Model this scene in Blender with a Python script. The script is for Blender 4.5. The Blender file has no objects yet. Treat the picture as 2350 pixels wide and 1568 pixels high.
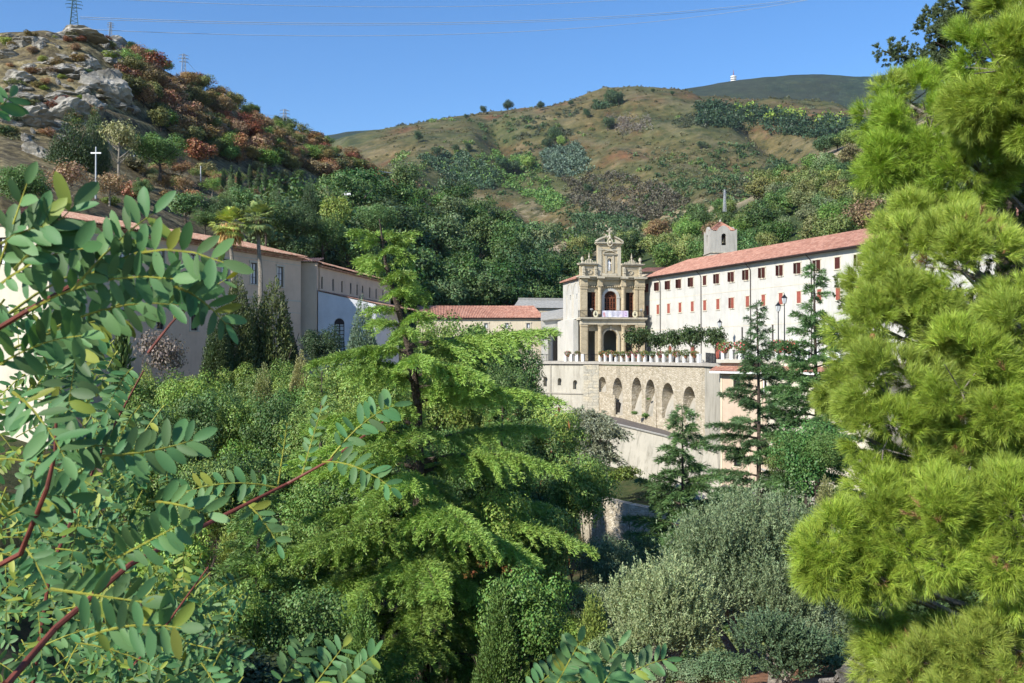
import bpy, math, random
import numpy as np
from mathutils import Vector, Matrix
random.seed(7); rng = np.random.default_rng(7)
S = bpy.context.scene
COL = S.collection
R = math.radians
# ------------------------------------------------------------------ camera, world, sun, exposure
F, CX, HZ = 2350.0, 1175.0, 814.0          # focal length, centre and eye level in picture units (2350 across)
cam = bpy.data.cameras.new('camera'); cam.lens = 36; cam.sensor_width = 36
cam.clip_start = 0.1; cam.clip_end = 20000
camo = bpy.data.objects.new('camera', cam); COL.objects.link(camo)
camo.location = (0, 0, 0); camo.rotation_euler = (R(90) + math.atan((HZ - 784.0) / F), 0, 0)
cam.dof.use_dof = True; cam.dof.focus_distance = 60; cam.dof.aperture_fstop = 20
S.camera = camo
SUN = Vector((-0.75, -0.66, 0)).normalized() * math.cos(R(32)) + Vector((0, 0, math.sin(R(32))))
W = bpy.data.worlds.new('World'); S.world = W; W.use_nodes = True
nt = W.node_tree; bg = nt.nodes['Background']
sky = nt.nodes.new('ShaderNodeTexSky'); sky.sky_type = 'NISHITA'; sky.sun_disc = False
sky.sun_elevation = R(32); sky.sun_rotation = math.atan2(SUN.x, SUN.y)
sky.air_density = 1.0; sky.dust_density = 0.0; sky.ozone_density = 4.0; sky.altitude = 300
hsv = nt.nodes.new('ShaderNodeHueSaturation'); hsv.inputs['Saturation'].default_value = 1.2; hsv.inputs['Hue'].default_value = 0.505
nt.links.new(sky.outputs[0], hsv.inputs['Color']); nt.links.new(hsv.outputs[0], bg.inputs[0])
bg.inputs[1].default_value = 0.12; hsv.inputs['Value'].default_value = 1.12
sl = bpy.data.lights.new('sun', 'SUN'); sl.energy = 5.0; sl.angle = R(0.5); sl.color = (1.0, 0.955, 0.87)
so = bpy.data.objects.new('sun', sl); COL.objects.link(so)
so.rotation_euler = SUN.to_track_quat('Z', 'Y').to_euler()
S.view_settings.view_transform = 'Standard'; S.view_settings.look = 'None'
S.view_settings.exposure = 0.48; S.view_settings.gamma = 1.0
S.render.engine = 'CYCLES'
cy = S.cycles
cy.max_bounces = 6; cy.diffuse_bounces = 3; cy.glossy_bounces = 2; cy.transmission_bounces = 4
cy.transparent_max_bounces = 6; cy.volume_bounces = 0; cy.caustics_reflective = False; cy.caustics_refractive = False
cy.use_denoising = True
try: cy.denoiser = 'OPENIMAGEDENOISE'
except Exception: pass
cy.use_adaptive_sampling = True; cy.adaptive_threshold = 0.02

# ------------------------------------------------------------------ small tools
def P(dx, dy, Y): return Vector(((dx - CX) / F * Y, Y, (HZ - dy) / F * Y))
def tag(o, label=None, cat=None, group=None, kind=None):
    if label: o['label'] = label
    if cat: o['category'] = cat
    if group: o['group'] = group
    if kind: o['kind'] = kind
    return o
def empty(name, loc=(0, 0, 0), rz=0.0, parent=None):
    o = bpy.data.objects.new(name, None); COL.objects.link(o)
    o.location = loc; o.rotation_euler = (0, 0, rz); o.empty_display_size = 0.2
    if parent: o.parent = parent
    return o
def link(name, me, parent=None, color=None):
    o = bpy.data.objects.new(name, me); COL.objects.link(o)
    if parent: o.parent = parent
    if color: o.color = (*color, 1)
    return o
def npmesh(name, V, Fc, mat=None, tint=None, smooth=False):
    V = np.asarray(V, dtype=np.float32); Fc = np.asarray(Fc, dtype=np.int32)
    me = bpy.data.meshes.new(name); n, k = Fc.shape
    me.vertices.add(len(V)); me.vertices.foreach_set('co', V.ravel())
    me.loops.add(n * k); me.loops.foreach_set('vertex_index', Fc.ravel())
    me.polygons.add(n); me.polygons.foreach_set('loop_start', np.arange(0, n * k, k, dtype=np.int32))
    if smooth: me.polygons.foreach_set('use_smooth', np.ones(n, dtype=bool))
    me.update(calc_edges=True)
    if tint is not None:
        a = me.attributes.new('tint', 'FLOAT', 'FACE'); a.data.foreach_set('value', np.asarray(tint, dtype=np.float32))
    if mat: me.materials.append(mat)
    return me
class MB:
    """collects shapes; build() links them as ONE mesh object"""
    def __init__(s, f=None): s.v = []; s.fc = []; s.f = f
    def pts(s, ps):
        n = len(s.v)
        s.v += [tuple(s.f(*p)) if s.f else tuple(p) for p in ps]
        return n
    def quad(s, a, b, c, d):
        n = s.pts([a, b, c, d]); s.fc.append((n, n + 1, n + 2, n + 3))
    def poly(s, ps):
        n = s.pts(ps); s.fc.append(tuple(range(n, n + len(ps))))
    def box(s, x0, x1, y0, y1, z0, z1):
        n = s.pts([(x, y, z) for z in (z0, z1) for y in (y0, y1) for x in (x0, x1)])
        for q in ((0, 1, 3, 2), (4, 6, 7, 5), (0, 4, 5, 1), (1, 5, 7, 3), (3, 7, 6, 2), (2, 6, 4, 0)):
            s.fc.append(tuple(n + i for i in q))
    def tube(s, path, rad, k=8, cap=True):
        path = [Vector(p) for p in path]; m = len(path)
        if not hasattr(rad, '__len__'): rad = [rad] * m
        n0 = len(s.v); ref = Vector((0.13, 0.31, 0.94))
        for i, p in enumerate(path):
            d = (path[min(i + 1, m - 1)] - path[max(i - 1, 0)]).normalized()
            a = d.cross(ref)
            if a.length < 0.15: a = d.cross(Vector((1, 0.2, 0)))
            a.normalize(); b = d.cross(a)
            s.pts([tuple(p + (a * math.cos(2 * math.pi * j / k) + b * math.sin(2 * math.pi * j / k)) * rad[i]) for j in range(k)])
        for i in range(m - 1):
            for j in range(k):
                s.fc.append((n0 + i * k + j, n0 + i * k + (j + 1) % k, n0 + (i + 1) * k + (j + 1) % k, n0 + (i + 1) * k + j))
        if cap:
            s.fc.append(tuple(n0 + j for j in range(k))[::-1]); s.fc.append(tuple(n0 + (m - 1) * k + j for j in range(k)))
    def lathe(s, cx, cy_, prof, k=14, sx=1.0, sy=1.0):
        n0 = len(s.v); m = len(prof)
        for r, z in prof:
            s.pts([(cx + r * sx * math.cos(2 * math.pi * j / k), cy_ + r * sy * math.sin(2 * math.pi * j / k), z) for j in range(k)])
        for i in range(m - 1):
            for j in range(k):
                s.fc.append((n0 + i * k + j, n0 + i * k + (j + 1) % k, n0 + (i + 1) * k + (j + 1) % k, n0 + (i + 1) * k + j))
        s.fc.append(tuple(n0 + j for j in range(k))[::-1]); s.fc.append(tuple(n0 + (m - 1) * k + j for j in range(k)))
    def mesh(s, name, mat=None, smooth=False):
        me = bpy.data.meshes.new(name); me.from_pydata(s.v, [], s.fc); me.update()
        if smooth: me.polygons.foreach_set('use_smooth', np.ones(len(me.polygons), dtype=bool))
        if mat: me.materials.append(mat)
        return me
    def build(s, name, mat=None, parent=None, smooth=False):
        return link(name, s.mesh(name, mat, smooth), parent)
def wall(mb, a0, a1, z0, z1, ops, depth=0.3, y=0.0):
    """a wall face with real openings (x0,x1,z0,z1,arched) and their reveals"""
    xs = sorted({a0, a1, *[o[0] for o in ops], *[o[1] for o in ops]}); zs = sorted({z0, z1, *[o[2] for o in ops], *[o[3] for o in ops]})
    xs = [x for x in xs if a0 <= x <= a1]; zs = [z for z in zs if z0 <= z <= z1]
    for i in range(len(xs) - 1):
        for j in range(len(zs) - 1):
            cx_, cz = (xs[i] + xs[i + 1]) / 2, (zs[j] + zs[j + 1]) / 2
            if any(o[0] < cx_ < o[1] and o[2] < cz < o[3] for o in ops): continue
            mb.quad((xs[i], y, zs[j]), (xs[i + 1], y, zs[j]), (xs[i + 1], y, zs[j + 1]), (xs[i], y, zs[j + 1]))
    for o in ops:
        x0, x1, c0, c1 = o[:4]; arch = len(o) > 4 and o[4]
        r = (x1 - x0) / 2; sp = c1 - r * (o[5] if len(o) > 5 else 1.0) if arch else c1
        yd = y + depth
        mb.quad((x0, y, c0), (x0, yd, c0), (x0, yd, sp), (x0, y, sp)); mb.quad((x1, y, c0), (x1, yd, c0), (x1, yd, sp), (x1, y, sp))
        mb.quad((x0, y, c0), (x1, y, c0), (x1, yd, c0), (x0, yd, c0))
        if not arch: mb.quad((x0, y, c1), (x1, y, c1), (x1, yd, c1), (x0, yd, c1))
        else:
            n = 10; pr = [(x0 + r - r * math.cos(math.pi * i / n), sp + (c1 - sp) * math.sin(math.pi * i / n)) for i in range(n + 1)]
            for (xa, za), (xb, zb) in zip(pr, pr[1:]):
                mb.quad((xa, y, za), (xb, y, zb), (xb, y, c1), (xa, y, c1)); mb.quad((xa, y, za), (xb, y, zb), (xb, yd, zb), (xa, yd, za))

# value noise, vectorised
_perm = rng.random((256, 256))
def vnoise(x, y):
    x = np.asarray(x, float); y = np.asarray(y, float)
    xi = np.floor(x).astype(int); yi = np.floor(y).astype(int); fx = x - xi; fy = y - yi
    fx = fx * fx * (3 - 2 * fx); fy = fy * fy * (3 - 2 * fy)
    g = lambda a, b: _perm[a & 255, b & 255]
    return (g(xi, yi) * (1 - fx) + g(xi + 1, yi) * fx) * (1 - fy) + (g(xi, yi + 1) * (1 - fx) + g(xi + 1, yi + 1) * fx) * fy - 0.5
def fbm(x, y, o=5):
    t = 0; a = 1.0
    for i in range(o): t = t + a * vnoise(x * 2 ** i + 17.3 * i, y * 2 ** i + 5.1 * i); a *= 0.5
    return t

# ------------------------------------------------------------------ materials
def newmat(name, rough=0.85):
    m = bpy.data.materials.new(name); m.use_nodes = True; n = m.node_tree; b = n.nodes['Principled BSDF']
    b.inputs['Roughness'].default_value = rough; b.inputs['Specular IOR Level'].default_value = 0.25
    return m, n, b
def flat(name, c, rough=0.8, metal=0.0, var=0.12, scale=3.0, bump=0.0, bscale=20.0):
    m, n, b = newmat(name, rough); b.inputs['Metallic'].default_value = metal
    tc = n.nodes.new('ShaderNodeTexCoord'); ns = n.nodes.new('ShaderNodeTexNoise'); ns.inputs['Scale'].default_value = scale; ns.inputs['Detail'].default_value = 6
    n.links.new(tc.outputs['Object'], ns.inputs['Vector'])
    rp = n.nodes.new('ShaderNodeValToRGB'); rp.color_ramp.elements[0].position = 0.3; rp.color_ramp.elements[1].position = 0.7
    rp.color_ramp.elements[0].color = (*[x * (1 - var) for x in c], 1); rp.color_ramp.elements[1].color = (*[min(1, x * (1 + var)) for x in c], 1)
    n.links.new(ns.outputs['Fac'], rp.inputs[0]); n.links.new(rp.outputs[0], b.inputs['Base Color'])
    if bump:
        n2 = n.nodes.new('ShaderNodeTexNoise'); n2.inputs['Scale'].default_value = bscale; n2.inputs['Detail'].default_value = 5
        n.links.new(tc.outputs['Object'], n2.inputs['Vector'])
        bp = n.nodes.new('ShaderNodeBump'); bp.inputs['Strength'].default_value = bump; bp.inputs['Distance'].default_value = 0.1
        n.links.new(n2.outputs['Fac'], bp.inputs['Height']); n.links.new(bp.outputs[0], b.inputs['Normal'])
    return m
def N(n, t, **kw):
    x = n.nodes.new(t)
    for k, v in kw.items():
        if k in x.inputs: x.inputs[k].default_value = v
        else: setattr(x, k, v)
    return x
def ramp(n, src, stops):
    rp = n.nodes.new('ShaderNodeValToRGB'); e = rp.color_ramp.elements
    while len(e) < len(stops): e.new(0.5)
    for el, (p, c) in zip(e, stops): el.position = p; el.color = (*c, 1) if len(c) == 3 else c
    n.links.new(src, rp.inputs[0]); return rp.outputs[0]
def mixc(n, fac, a, b, mode='MIX'):
    m = n.nodes.new('ShaderNodeMix'); m.data_type = 'RGBA'; m.blend_type = mode
    for s_, v in ((0, fac), (6, a), (7, b)):
        if isinstance(v, (int, float)): m.inputs[s_].default_value = v
        elif isinstance(v, tuple): m.inputs[s_].default_value = (*v, 1)
        else: n.links.new(v, m.inputs[s_])
    return m.outputs[2]
def noise(n, vec, scale, detail=6, rough=0.6, stretch=None):
    if stretch:
        mp = n.nodes.new('ShaderNodeMapping'); mp.inputs['Scale'].default_value = stretch; n.links.new(vec, mp.inputs[0]); vec = mp.outputs[0]
    x = n.nodes.new('ShaderNodeTexNoise'); x.inputs['Scale'].default_value = scale; x.inputs['Detail'].default_value = detail; x.inputs['Roughness'].default_value = rough
    n.links.new(vec, x.inputs['Vector']); return x.outputs['Fac']
def addbump(n, b, h, strength, dist):
    bp = n.nodes.new('ShaderNodeBump'); bp.inputs['Strength'].default_value = strength; bp.inputs['Distance'].default_value = dist
    n.links.new(h, bp.inputs['Height']); n.links.new(bp.outputs[0], b.inputs['Normal'])
def plaster(name, c, stain=(0.45, 0.40, 0.30), amount=0.5, rough=0.9):
    m, n, b = newmat(name, rough); tc = n.nodes.new('ShaderNodeTexCoord').outputs['Object']
    a = noise(n, tc, 0.35, 8, 0.65); s2 = noise(n, tc, 1.6, 9, 0.72, (1, 1, 0.14))
    base = ramp(n, a, [(0.3, tuple(x * 0.80 for x in c)), (0.5, tuple(x * .95 for x in c)), (0.7, tuple(x * 1.04 for x in c))])
    f = ramp(n, s2, [(0.5, (0, 0, 0)), (0.72, (amount,) * 3)])
    n.links.new(mixc(n, f, base, stain), b.inputs['Base Color'])
    addbump(n, b, noise(n, tc, 9, 5), 0.25, 0.03); return m
def masonry(name, c1, c2, c3, scale=3.0, stain=(0.12, 0.11, 0.09), amount=0.5, bump=0.6):
    m, n, b = newmat(name, 0.92); tc = n.nodes.new('ShaderNodeTexCoord').outputs['Object']
    mp = n.nodes.new('ShaderNodeMapping'); mp.inputs['Scale'].default_value = (1, 1, 1.9); n.links.new(tc, mp.inputs[0])
    vo = n.nodes.new('ShaderNodeTexVoronoi'); vo.inputs['Scale'].default_value = scale; n.links.new(mp.outputs[0], vo.inputs['Vector'])
    ve = n.nodes.new('ShaderNodeTexVoronoi'); ve.feature = 'DISTANCE_TO_EDGE'; ve.inputs['Scale'].default_value = scale; n.links.new(mp.outputs[0], ve.inputs['Vector'])
    sp = n.nodes.new('ShaderNodeSeparateColor'); n.links.new(vo.outputs['Color'], sp.inputs[0])
    base = ramp(n, sp.outputs[0], [(0.0, c1), (0.5, c2), (1.0, c3)])
    big = ramp(n, noise(n, tc, 0.25, 8, 0.65), [(0.45, (0, 0, 0)), (0.7, (amount,) * 3)])
    st = ramp(n, noise(n, tc, 0.9, 8, 0.7, (1, 1, 0.15)), [(0.52, (0, 0, 0)), (0.75, (amount,) * 3)])
    c = mixc(n, big, base, c2); c = mixc(n, st, c, stain)
    j = ramp(n, ve.outputs['Distance'], [(0.0, (0.75,) * 3), (0.06, (1, 1, 1))])
    n.links.new(mixc(n, 1.0, c, j, 'MULTIPLY'), b.inputs['Base Color'])
    addbump(n, b, ve.outputs['Distance'], bump, 0.12); return m
def leafmat(name, trans=0.3, rough=0.5, spec=0.3, huevar=0.03, lo=0.55, hi=1.35):
    m, n, b = newmat(name, rough); b.inputs['Specular IOR Level'].default_value = spec
    oi = n.nodes.new('ShaderNodeObjectInfo'); at = n.nodes.new('ShaderNodeAttribute'); at.attribute_name = 'tint'
    mr = N(n, 'ShaderNodeMapRange'); mr.inputs['To Min'].default_value = lo; mr.inputs['To Max'].default_value = hi
    n.links.new(at.outputs['Fac'], mr.inputs['Value'])
    hs = n.nodes.new('ShaderNodeHueSaturation')
    mh = N(n, 'ShaderNodeMapRange'); mh.inputs['To Min'].default_value = 0.5 - huevar; mh.inputs['To Max'].default_value = 0.5 + huevar
    fr = N(n, 'ShaderNodeMath', operation='MULTIPLY'); fr.inputs[1].default_value = 7.31; n.links.new(at.outputs['Fac'], fr.inputs[0])
    f2 = N(n, 'ShaderNodeMath', operation='FRACT'); n.links.new(fr.outputs[0], f2.inputs[0]); n.links.new(f2.outputs[0], mh.inputs['Value'])
    n.links.new(mh.outputs[0], hs.inputs['Hue']); n.links.new(mr.outputs[0], hs.inputs['Value']); n.links.new(oi.outputs['Color'], hs.inputs['Color'])
    n.links.new(hs.outputs[0], b.inputs['Base Color'])
    tr = n.nodes.new('ShaderNodeBsdfTranslucent'); mx = n.nodes.new('ShaderNodeMixShader'); mx.inputs[0].default_value = trans
    tcx = mixc(n, 1.0, hs.outputs[0], (1.5, 1.35, 0.6), 'MULTIPLY'); n.links.new(tcx, tr.inputs['Color'])
    n.links.new(b.outputs[0], mx.inputs[1]); n.links.new(tr.outputs[0], mx.inputs[2])
    n.links.new(mx.outputs[0], n.nodes['Material Output'].inputs['Surface'])
    return m
M = {}
M['leaf'] = leafmat('leaf', 0.16, 0.5, 0.3, lo=.85, hi=2.7)
M['needle'] = leafmat('needle', 0.16, 0.45, 0.3, 0.02, 0.85, 2.6)
M['locust'] = leafmat('locust_leaf', 0.22, 0.55, 0.28, 0.025, 0.65, 1.3)
M['bark'] = flat('bark', (0.085, 0.065, 0.05), 0.95, var=0.45, scale=9, bump=0.8, bscale=25)
M['bark_pale'] = flat('bark_pale', (0.24, 0.21, 0.17), 0.95, var=0.35, scale=6, bump=0.8, bscale=18)
M['stem_red'] = flat('stem_red', (0.16, 0.045, 0.03), 0.55, var=0.3, scale=30)
M['stem_green'] = flat('stem_green', (0.30, 0.30, 0.05), 0.55, var=0.3, scale=30)
M['white_plaster'] = plaster('white_plaster', (0.55, 0.53, 0.48), (0.34, 0.36, 0.28), 0.6)
M['cream_plaster'] = plaster('cream_plaster', (0.66, 0.57, 0.42), (0.40, 0.34, 0.25), 0.4)
M['grey_plaster'] = plaster('grey_plaster', (0.60, 0.47, 0.35), (0.33, 0.29, 0.25), 0.35)
M['end_plaster'] = plaster('pale_plaster', (0.62, 0.56, 0.44), (0.45, 0.40, 0.3), 0.3)
M['skylight_tint_plaster'] = plaster('skylight_tint_plaster', (0.62, 0.63, 0.66), (0.35, 0.38, 0.44), 0.2)  # white plaster; blue skylight of the shaded wall is mixed into the colour
M['peach_plaster'] = plaster('peach_plaster', (0.56, 0.44, 0.33), (0.45, 0.32, 0.23), 0.5)
M['tower_plaster'] = plaster('tower_plaster', (0.42, 0.40, 0.35), (0.16, 0.15, 0.13), 0.7)
M['tuff'] = masonry('golden_tuff', (0.46, 0.38, 0.245), (0.52, 0.43, 0.285), (0.42, 0.35, 0.23), 1.1, (0.26, 0.22, 0.16), 0.5, 0.15)
M['trim'] = plaster('stone_trim', (0.55, 0.49, 0.37), (0.17, 0.16, 0.13), 0.75)
M['rubble'] = masonry('rubble_wall', (0.36, 0.31, 0.22), (0.46, 0.40, 0.30), (0.58, 0.52, 0.41), 2.6, (0.19, 0.165, 0.12), 0.7, 0.9)
M['ashlar'] = masonry('grey_ashlar', (0.36, 0.34, 0.28), (0.44, 0.41, 0.33), (0.52, 0.46, 0.34), 1.6, (0.12, 0.12, 0.11), 0.6, 0.4)
M['concrete'] = plaster('old_render', (0.40, 0.37, 0.31), (0.22, 0.20, 0.16), 0.75)
M['limewash'] = plaster('limewash', (0.50, 0.47, 0.39), (0.24, 0.21, 0.16), 0.8)
M['paint'] = flat('white_paint', (0.80, 0.79, 0.76), 0.6, var=0.04)
M['iron'] = flat('dark_iron', (0.035, 0.037, 0.042), 0.5, 0.6)
M['galv'] = flat('galvanised_steel', (0.42, 0.43, 0.44), 0.5, 0.4)
M['shutter'] = flat('dark_brown_shutter', (0.075, 0.022, 0.018), 0.6)
M['shutter_red'] = flat('faded_red_shutter', (0.30, 0.085, 0.06), 0.7, var=0.2)
M['wood_red'] = flat('red_brown_door', (0.20, 0.07, 0.035), 0.6)
M['frame'] = flat('dark_window_frame', (0.035, 0.022, 0.02), 0.5)
M['curtain'] = flat('white_curtain', (0.62, 0.63, 0.64), 0.8)
M['glass'] = flat('window_glass', (0.03, 0.035, 0.04), 0.08)
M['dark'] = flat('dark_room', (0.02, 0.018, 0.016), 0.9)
M['asphalt'] = flat('ramp_surface', (0.16, 0.14, 0.125), 0.95, var=0.2, scale=2)
M['paving'] = flat('terrace_paving', (0.40, 0.37, 0.32), 0.9)
M['marble'] = flat('white_marble', (0.80, 0.79, 0.77), 0.5, var=0.03)
M['bronze'] = flat('bell_bronze', (0.10, 0.09, 0.06), 0.45, 0.8)
M['clay_pot'] = flat('clay_pot', (0.32, 0.16, 0.09), 0.8)
M['cable'] = flat('cable', (0.55, 0.6, 0.66), 0.5)
def tilemat(name, c1, c2, c3):
    m, n, b = newmat(name, 0.85); tc = n.nodes.new('ShaderNodeTexCoord').outputs['Object']
    vo = n.nodes.new('ShaderNodeTexVoronoi'); vo.inputs['Scale'].default_value = 3.2; n.links.new(tc, vo.inputs['Vector'])
    sp = n.nodes.new('ShaderNodeSeparateColor'); n.links.new(vo.outputs['Color'], sp.inputs[0])
    base = ramp(n, sp.outputs[0], [(0, c1), (0.5, c2), (1, c3)])
    bigf = ramp(n, noise(n, tc, 0.4, 8, 0.7), [(0.5, (0, 0, 0)), (0.75, (0.5,) * 3)])
    n.links.new(mixc(n, bigf, base, tuple(x * 0.6 for x in c2)), b.inputs['Base Color']); return m
M['tile'] = tilemat('terracotta_tile', (0.28, 0.14, 0.10), (0.39, 0.19, 0.135), (0.47, 0.27, 0.20))
M['tile_old'] = tilemat('weathered_tile', (0.24, 0.12, 0.08), (0.34, 0.19, 0.13), (0.42, 0.30, 0.22))
M['stained'] = plaster('stained_render', (0.44, 0.41, 0.34), (0.13, 0.12, 0.09), 0.85)
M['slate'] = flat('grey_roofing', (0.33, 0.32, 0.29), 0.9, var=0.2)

# banner: lilac print fading to white, with soft lines of print
def bannermat():
    m, n, b = newmat('printed_banner', 0.6); tc = n.nodes.new('ShaderNodeTexCoord').outputs['Generated']
    sx = n.nodes.new('ShaderNodeSeparateXYZ'); n.links.new(tc, sx.inputs[0])
    c = ramp(n, sx.outputs[0], [(0.0, (0.60, 0.57, 0.68)), (0.3, (0.74, 0.73, 0.78)), (0.6, (0.72, 0.70, 0.77)), (0.85, (0.62, 0.50, 0.67)), (1.0, (0.72, 0.69, 0.78))])
    n.links.new(c, b.inputs['Base Color']); return m
M['banner'] = bannermat()

# ------------------------------------------------------------------ terrain
# each layer: (px, Y, z) with px in source pixels (3840 across); z from the picture height or given
def zz(py, Y): return (1330 - py) / 3840 * Y
LAY = []
def layer(rows): LAY.append(np.array(rows, float))
layer([(-20000, .6, -1.75), (20000, .6, -1.75)])
layer([(-20000, 10, -5), (0, 10, -5), (3840, 10, -5.2), (20000, 10, -5)])
layer([(-20000, 28, -9), (600, 28, -9), (1200, 28, -12), (2100, 28, -12), (2350, 26, -9), (2600, 26, -8.4), (3200, 26, -8), (20000, 26, -8)])
layer([(-20000, 55, -12), (0, 55, -13), (300, 58, -16), (900, 60, -20), (1500, 64, -23), (1800, 66, -24), (2100, 66, -23), (2300, 64, -20), (2600, 58, -17), (3200, 55, -14), (20000, 55, -12)])
layer([(-20000, 72, -9), (0, 72, -9), (300, 78, -9), (900, 94, -10), (1200, 100, -12), (1500, 105, -16), (1800, 108, -18), (2100, 102, -19.5), (2300, 100, -19), (2600, 96, -18), (3200, 78, -14), (20000, 75, -10)])
layer([(-20000, 95, -3), (0, 95, -3), (300, 100, -3), (600, 108, -4), (900, 114, -5), (1200, 119, -7), (1500, 145, -10), (1800, 148, -10), (2050, 135, -14), (2300, 122, -14.5), (2600, 112, -16.5), (3200, 85, -14), (20000, 85, -8)])
layer([(-20000, 120, 14), (0, 124, zz(815, 124)), (600, 148, zz(880, 148)), (900, 158, 14), (1200, 170, 10), (1500, 185, 2), (1800, 190, 0), (2100, 186, -3), (2300, 180, -3), (2600, 168, 0), (3200, 146, 4), (3840, 138, 8), (20000, 130, 10)])
layer([(-20000, 175, 40), (0, 180, zz(470, 180)), (300, 185, zz(520, 185)), (600, 200, zz(620, 200)), (900, 220, zz(700, 220)), (1200, 240, zz(800, 240)), (1500, 270, zz(900, 270)), (1800, 270, zz(1020, 270)), (2100, 262, zz(1140, 262)), (2300, 280, zz(1140, 280)), (2600, 300, zz(1010, 300)), (2900, 300, zz(910, 300)), (3200, 310, zz(810, 310)), (3840, 320, zz(660, 320)), (20000, 330, 60)])
layer([(-20000, 250, 70), (-600, 250, zz(210, 250)), (0, 262, zz(128, 262)), (150, 262, zz(112, 262)), (330, 266, zz(128, 266)), (470, 272, zz(185, 272)), (600, 284, zz(255, 284)), (750, 302, zz(345, 302)), (900, 325, zz(435, 325)), (1200, 365, zz(550, 365)), (1500, 395, zz(715, 395)), (1800, 395, zz(830, 395)), (2100, 375, zz(990, 375)), (2300, 420, zz(965, 420)), (2600, 480, zz(835, 480)), (2900, 520, zz(700, 520)), (3200, 550, zz(560, 550)), (3840, 600, zz(400, 600)), (20000, 600, 150)])
layer([(-20000, 420, 55), (900, 450, 60), (1500, 520, 60), (1800, 520, 50), (2100, 500, zz(960, 500)), (2300, 560, zz(930, 560)), (2600, 640, 76), (2900, 680, 92), (3200, 700, 116), (3840, 740, 140), (20000, 700, 140)])
layer([(-20000, 900, 100), (900, 900, 100), (1200, 930, 125), (1500, 950, zz(700, 950)), (1800, 950, zz(700, 950)), (2100, 950, zz(720, 950)), (2300, 950, zz(690, 950)), (2600, 980, zz(610, 980)), (2900, 1000, zz(545, 1000)), (3200, 1000, zz(500, 1000)), (3840, 1000, zz(475, 1000)), (20000, 1000, 210)])
layer([(-20000, 1500, 230), (900, 1500, 245), (1200, 1500, zz(565, 1500)), (1300, 1500, zz(540, 1500)), (1500, 1500, zz(500, 1500)), (1620, 1500, zz(476, 1500)), (1800, 1500, zz(434, 1500)), (2100, 1500, zz(398, 1500)), (2400, 1500, zz(348, 1500)), (2550, 1500, zz(356, 1500)), (2700, 1500, zz(378, 1500)), (3000, 1480, zz(425, 1480)), (3200, 1460, zz(445, 1460)), (3840, 1450, zz(455, 1450)), (20000, 1450, 330)])
layer([(-20000, 2100, 200), (20000, 2100, 240)])
layer([(-20000, 3600, 500), (900, 3600, zz(590, 3600)), (1200, 3600, zz(530, 3600)), (1300, 3600, zz(509, 3600)), (1500, 3600, zz(489, 3600)), (1800, 3600, zz(450, 3600)), (2400, 3600, zz(372, 3600)), (2550, 3600, zz(356, 3600)), (2700, 3600, zz(328, 3600)), (2860, 3600, zz(306, 3600)), (3000, 3600, zz(303, 3600)), (3200, 3600, zz(307, 3600)), (3350, 3600, zz(297, 3600)), (3840, 3600, zz(292, 3600)), (20000, 3600, 900)])
layer([(-20000, 5200, 200), (20000, 5200, 200)])
layer([(-20000, 6500, 0), (20000, 6500, 0)])
def profile(px):
    px = np.atleast_1d(px)
    Yk = np.stack([np.interp(px, l[:, 0], l[:, 1]) for l in LAY], 1); Zk = np.stack([np.interp(px, l[:, 0], l[:, 2]) for l in LAY], 1)
    h = np.diff(Yk, axis=1); d = np.diff(Zk, axis=1) / h
    mm = np.zeros_like(Zk); a, b = d[:, :-1], d[:, 1:]
    ok = (a * b) > 0; mm[:, 1:-1] = np.where(ok, 2 * a * b / np.where(ok, a + b, 1), 0); mm[:, 0] = d[:, 0]; mm[:, -1] = d[:, -1]
    return Yk, Zk, mm
def ground(X, Y):
    X = np.atleast_1d(np.asarray(X, float)); Y = np.atleast_1d(np.asarray(Y, float)); Y = np.maximum(Y, .61)
    px = np.clip(1920 + X / Y * 3840, -19999, 19999)
    Yk, Zk, mm = profile(px)
    i = np.clip((Yk < Y[:, None]).sum(1) - 1, 0, Yk.shape[1] - 2); r = np.arange(len(Y))
    y0, y1, z0, z1, m0, m1 = Yk[r, i], Yk[r, i + 1], Zk[r, i], Zk[r, i + 1], mm[r, i], mm[r, i + 1]
    h = y1 - y0; t = np.clip((Y - y0) / h, 0, 1)
    z = (2 * t**3 - 3 * t**2 + 1) * z0 + (t**3 - 2 * t**2 + t) * h * m0 + (-2 * t**3 + 3 * t**2) * z1 + (t**3 - t**2) * h * m1
    s = np.clip((Y - 125) / 90, 0, 1)
    hs = np.clip((Y - 560) / 200, 0, 1) * np.clip((1480 - Y) / 300, 0, 1); z = z - hs * 30 * (1 - np.minimum(1, np.abs(vnoise(X / 95 + Y / 700 + 40, Y / 420)) * 5)) + hs * 8 * vnoise(X / 40, Y / 60)
    left = np.clip((900 - px) / 400, 0, 1) * np.clip((Y - 150) / 40, 0, 1) * np.clip((420 - Y) / 60, 0, 1)
    amp = 0.35 + s * np.minimum(Y * 0.02, 60)
    z = z + amp * fbm(X / (Y * .1 + 8) , Y / (Y * .1 + 8) * 0 + Y / 60 , 2) * 0.35 + (0.4 + s * 2.0 + s * np.minimum(Y, 1500) * .004 * np.clip((3200 - Y) / 800, .2, 1)) * fbm(X / (26 + Y * .02), Y / (26 + Y * .02), 4)
    # rock ledges on the left hill
    st = 7.0; zq = np.floor(z / st) * st + st * np.clip(((z / st) % 1 - .55) / .45, 0, 1) ** 1.0
    z = z + left * .55 * (zq - z)
    return z
def gz(x, y): return float(ground(x, y)[0])
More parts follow.
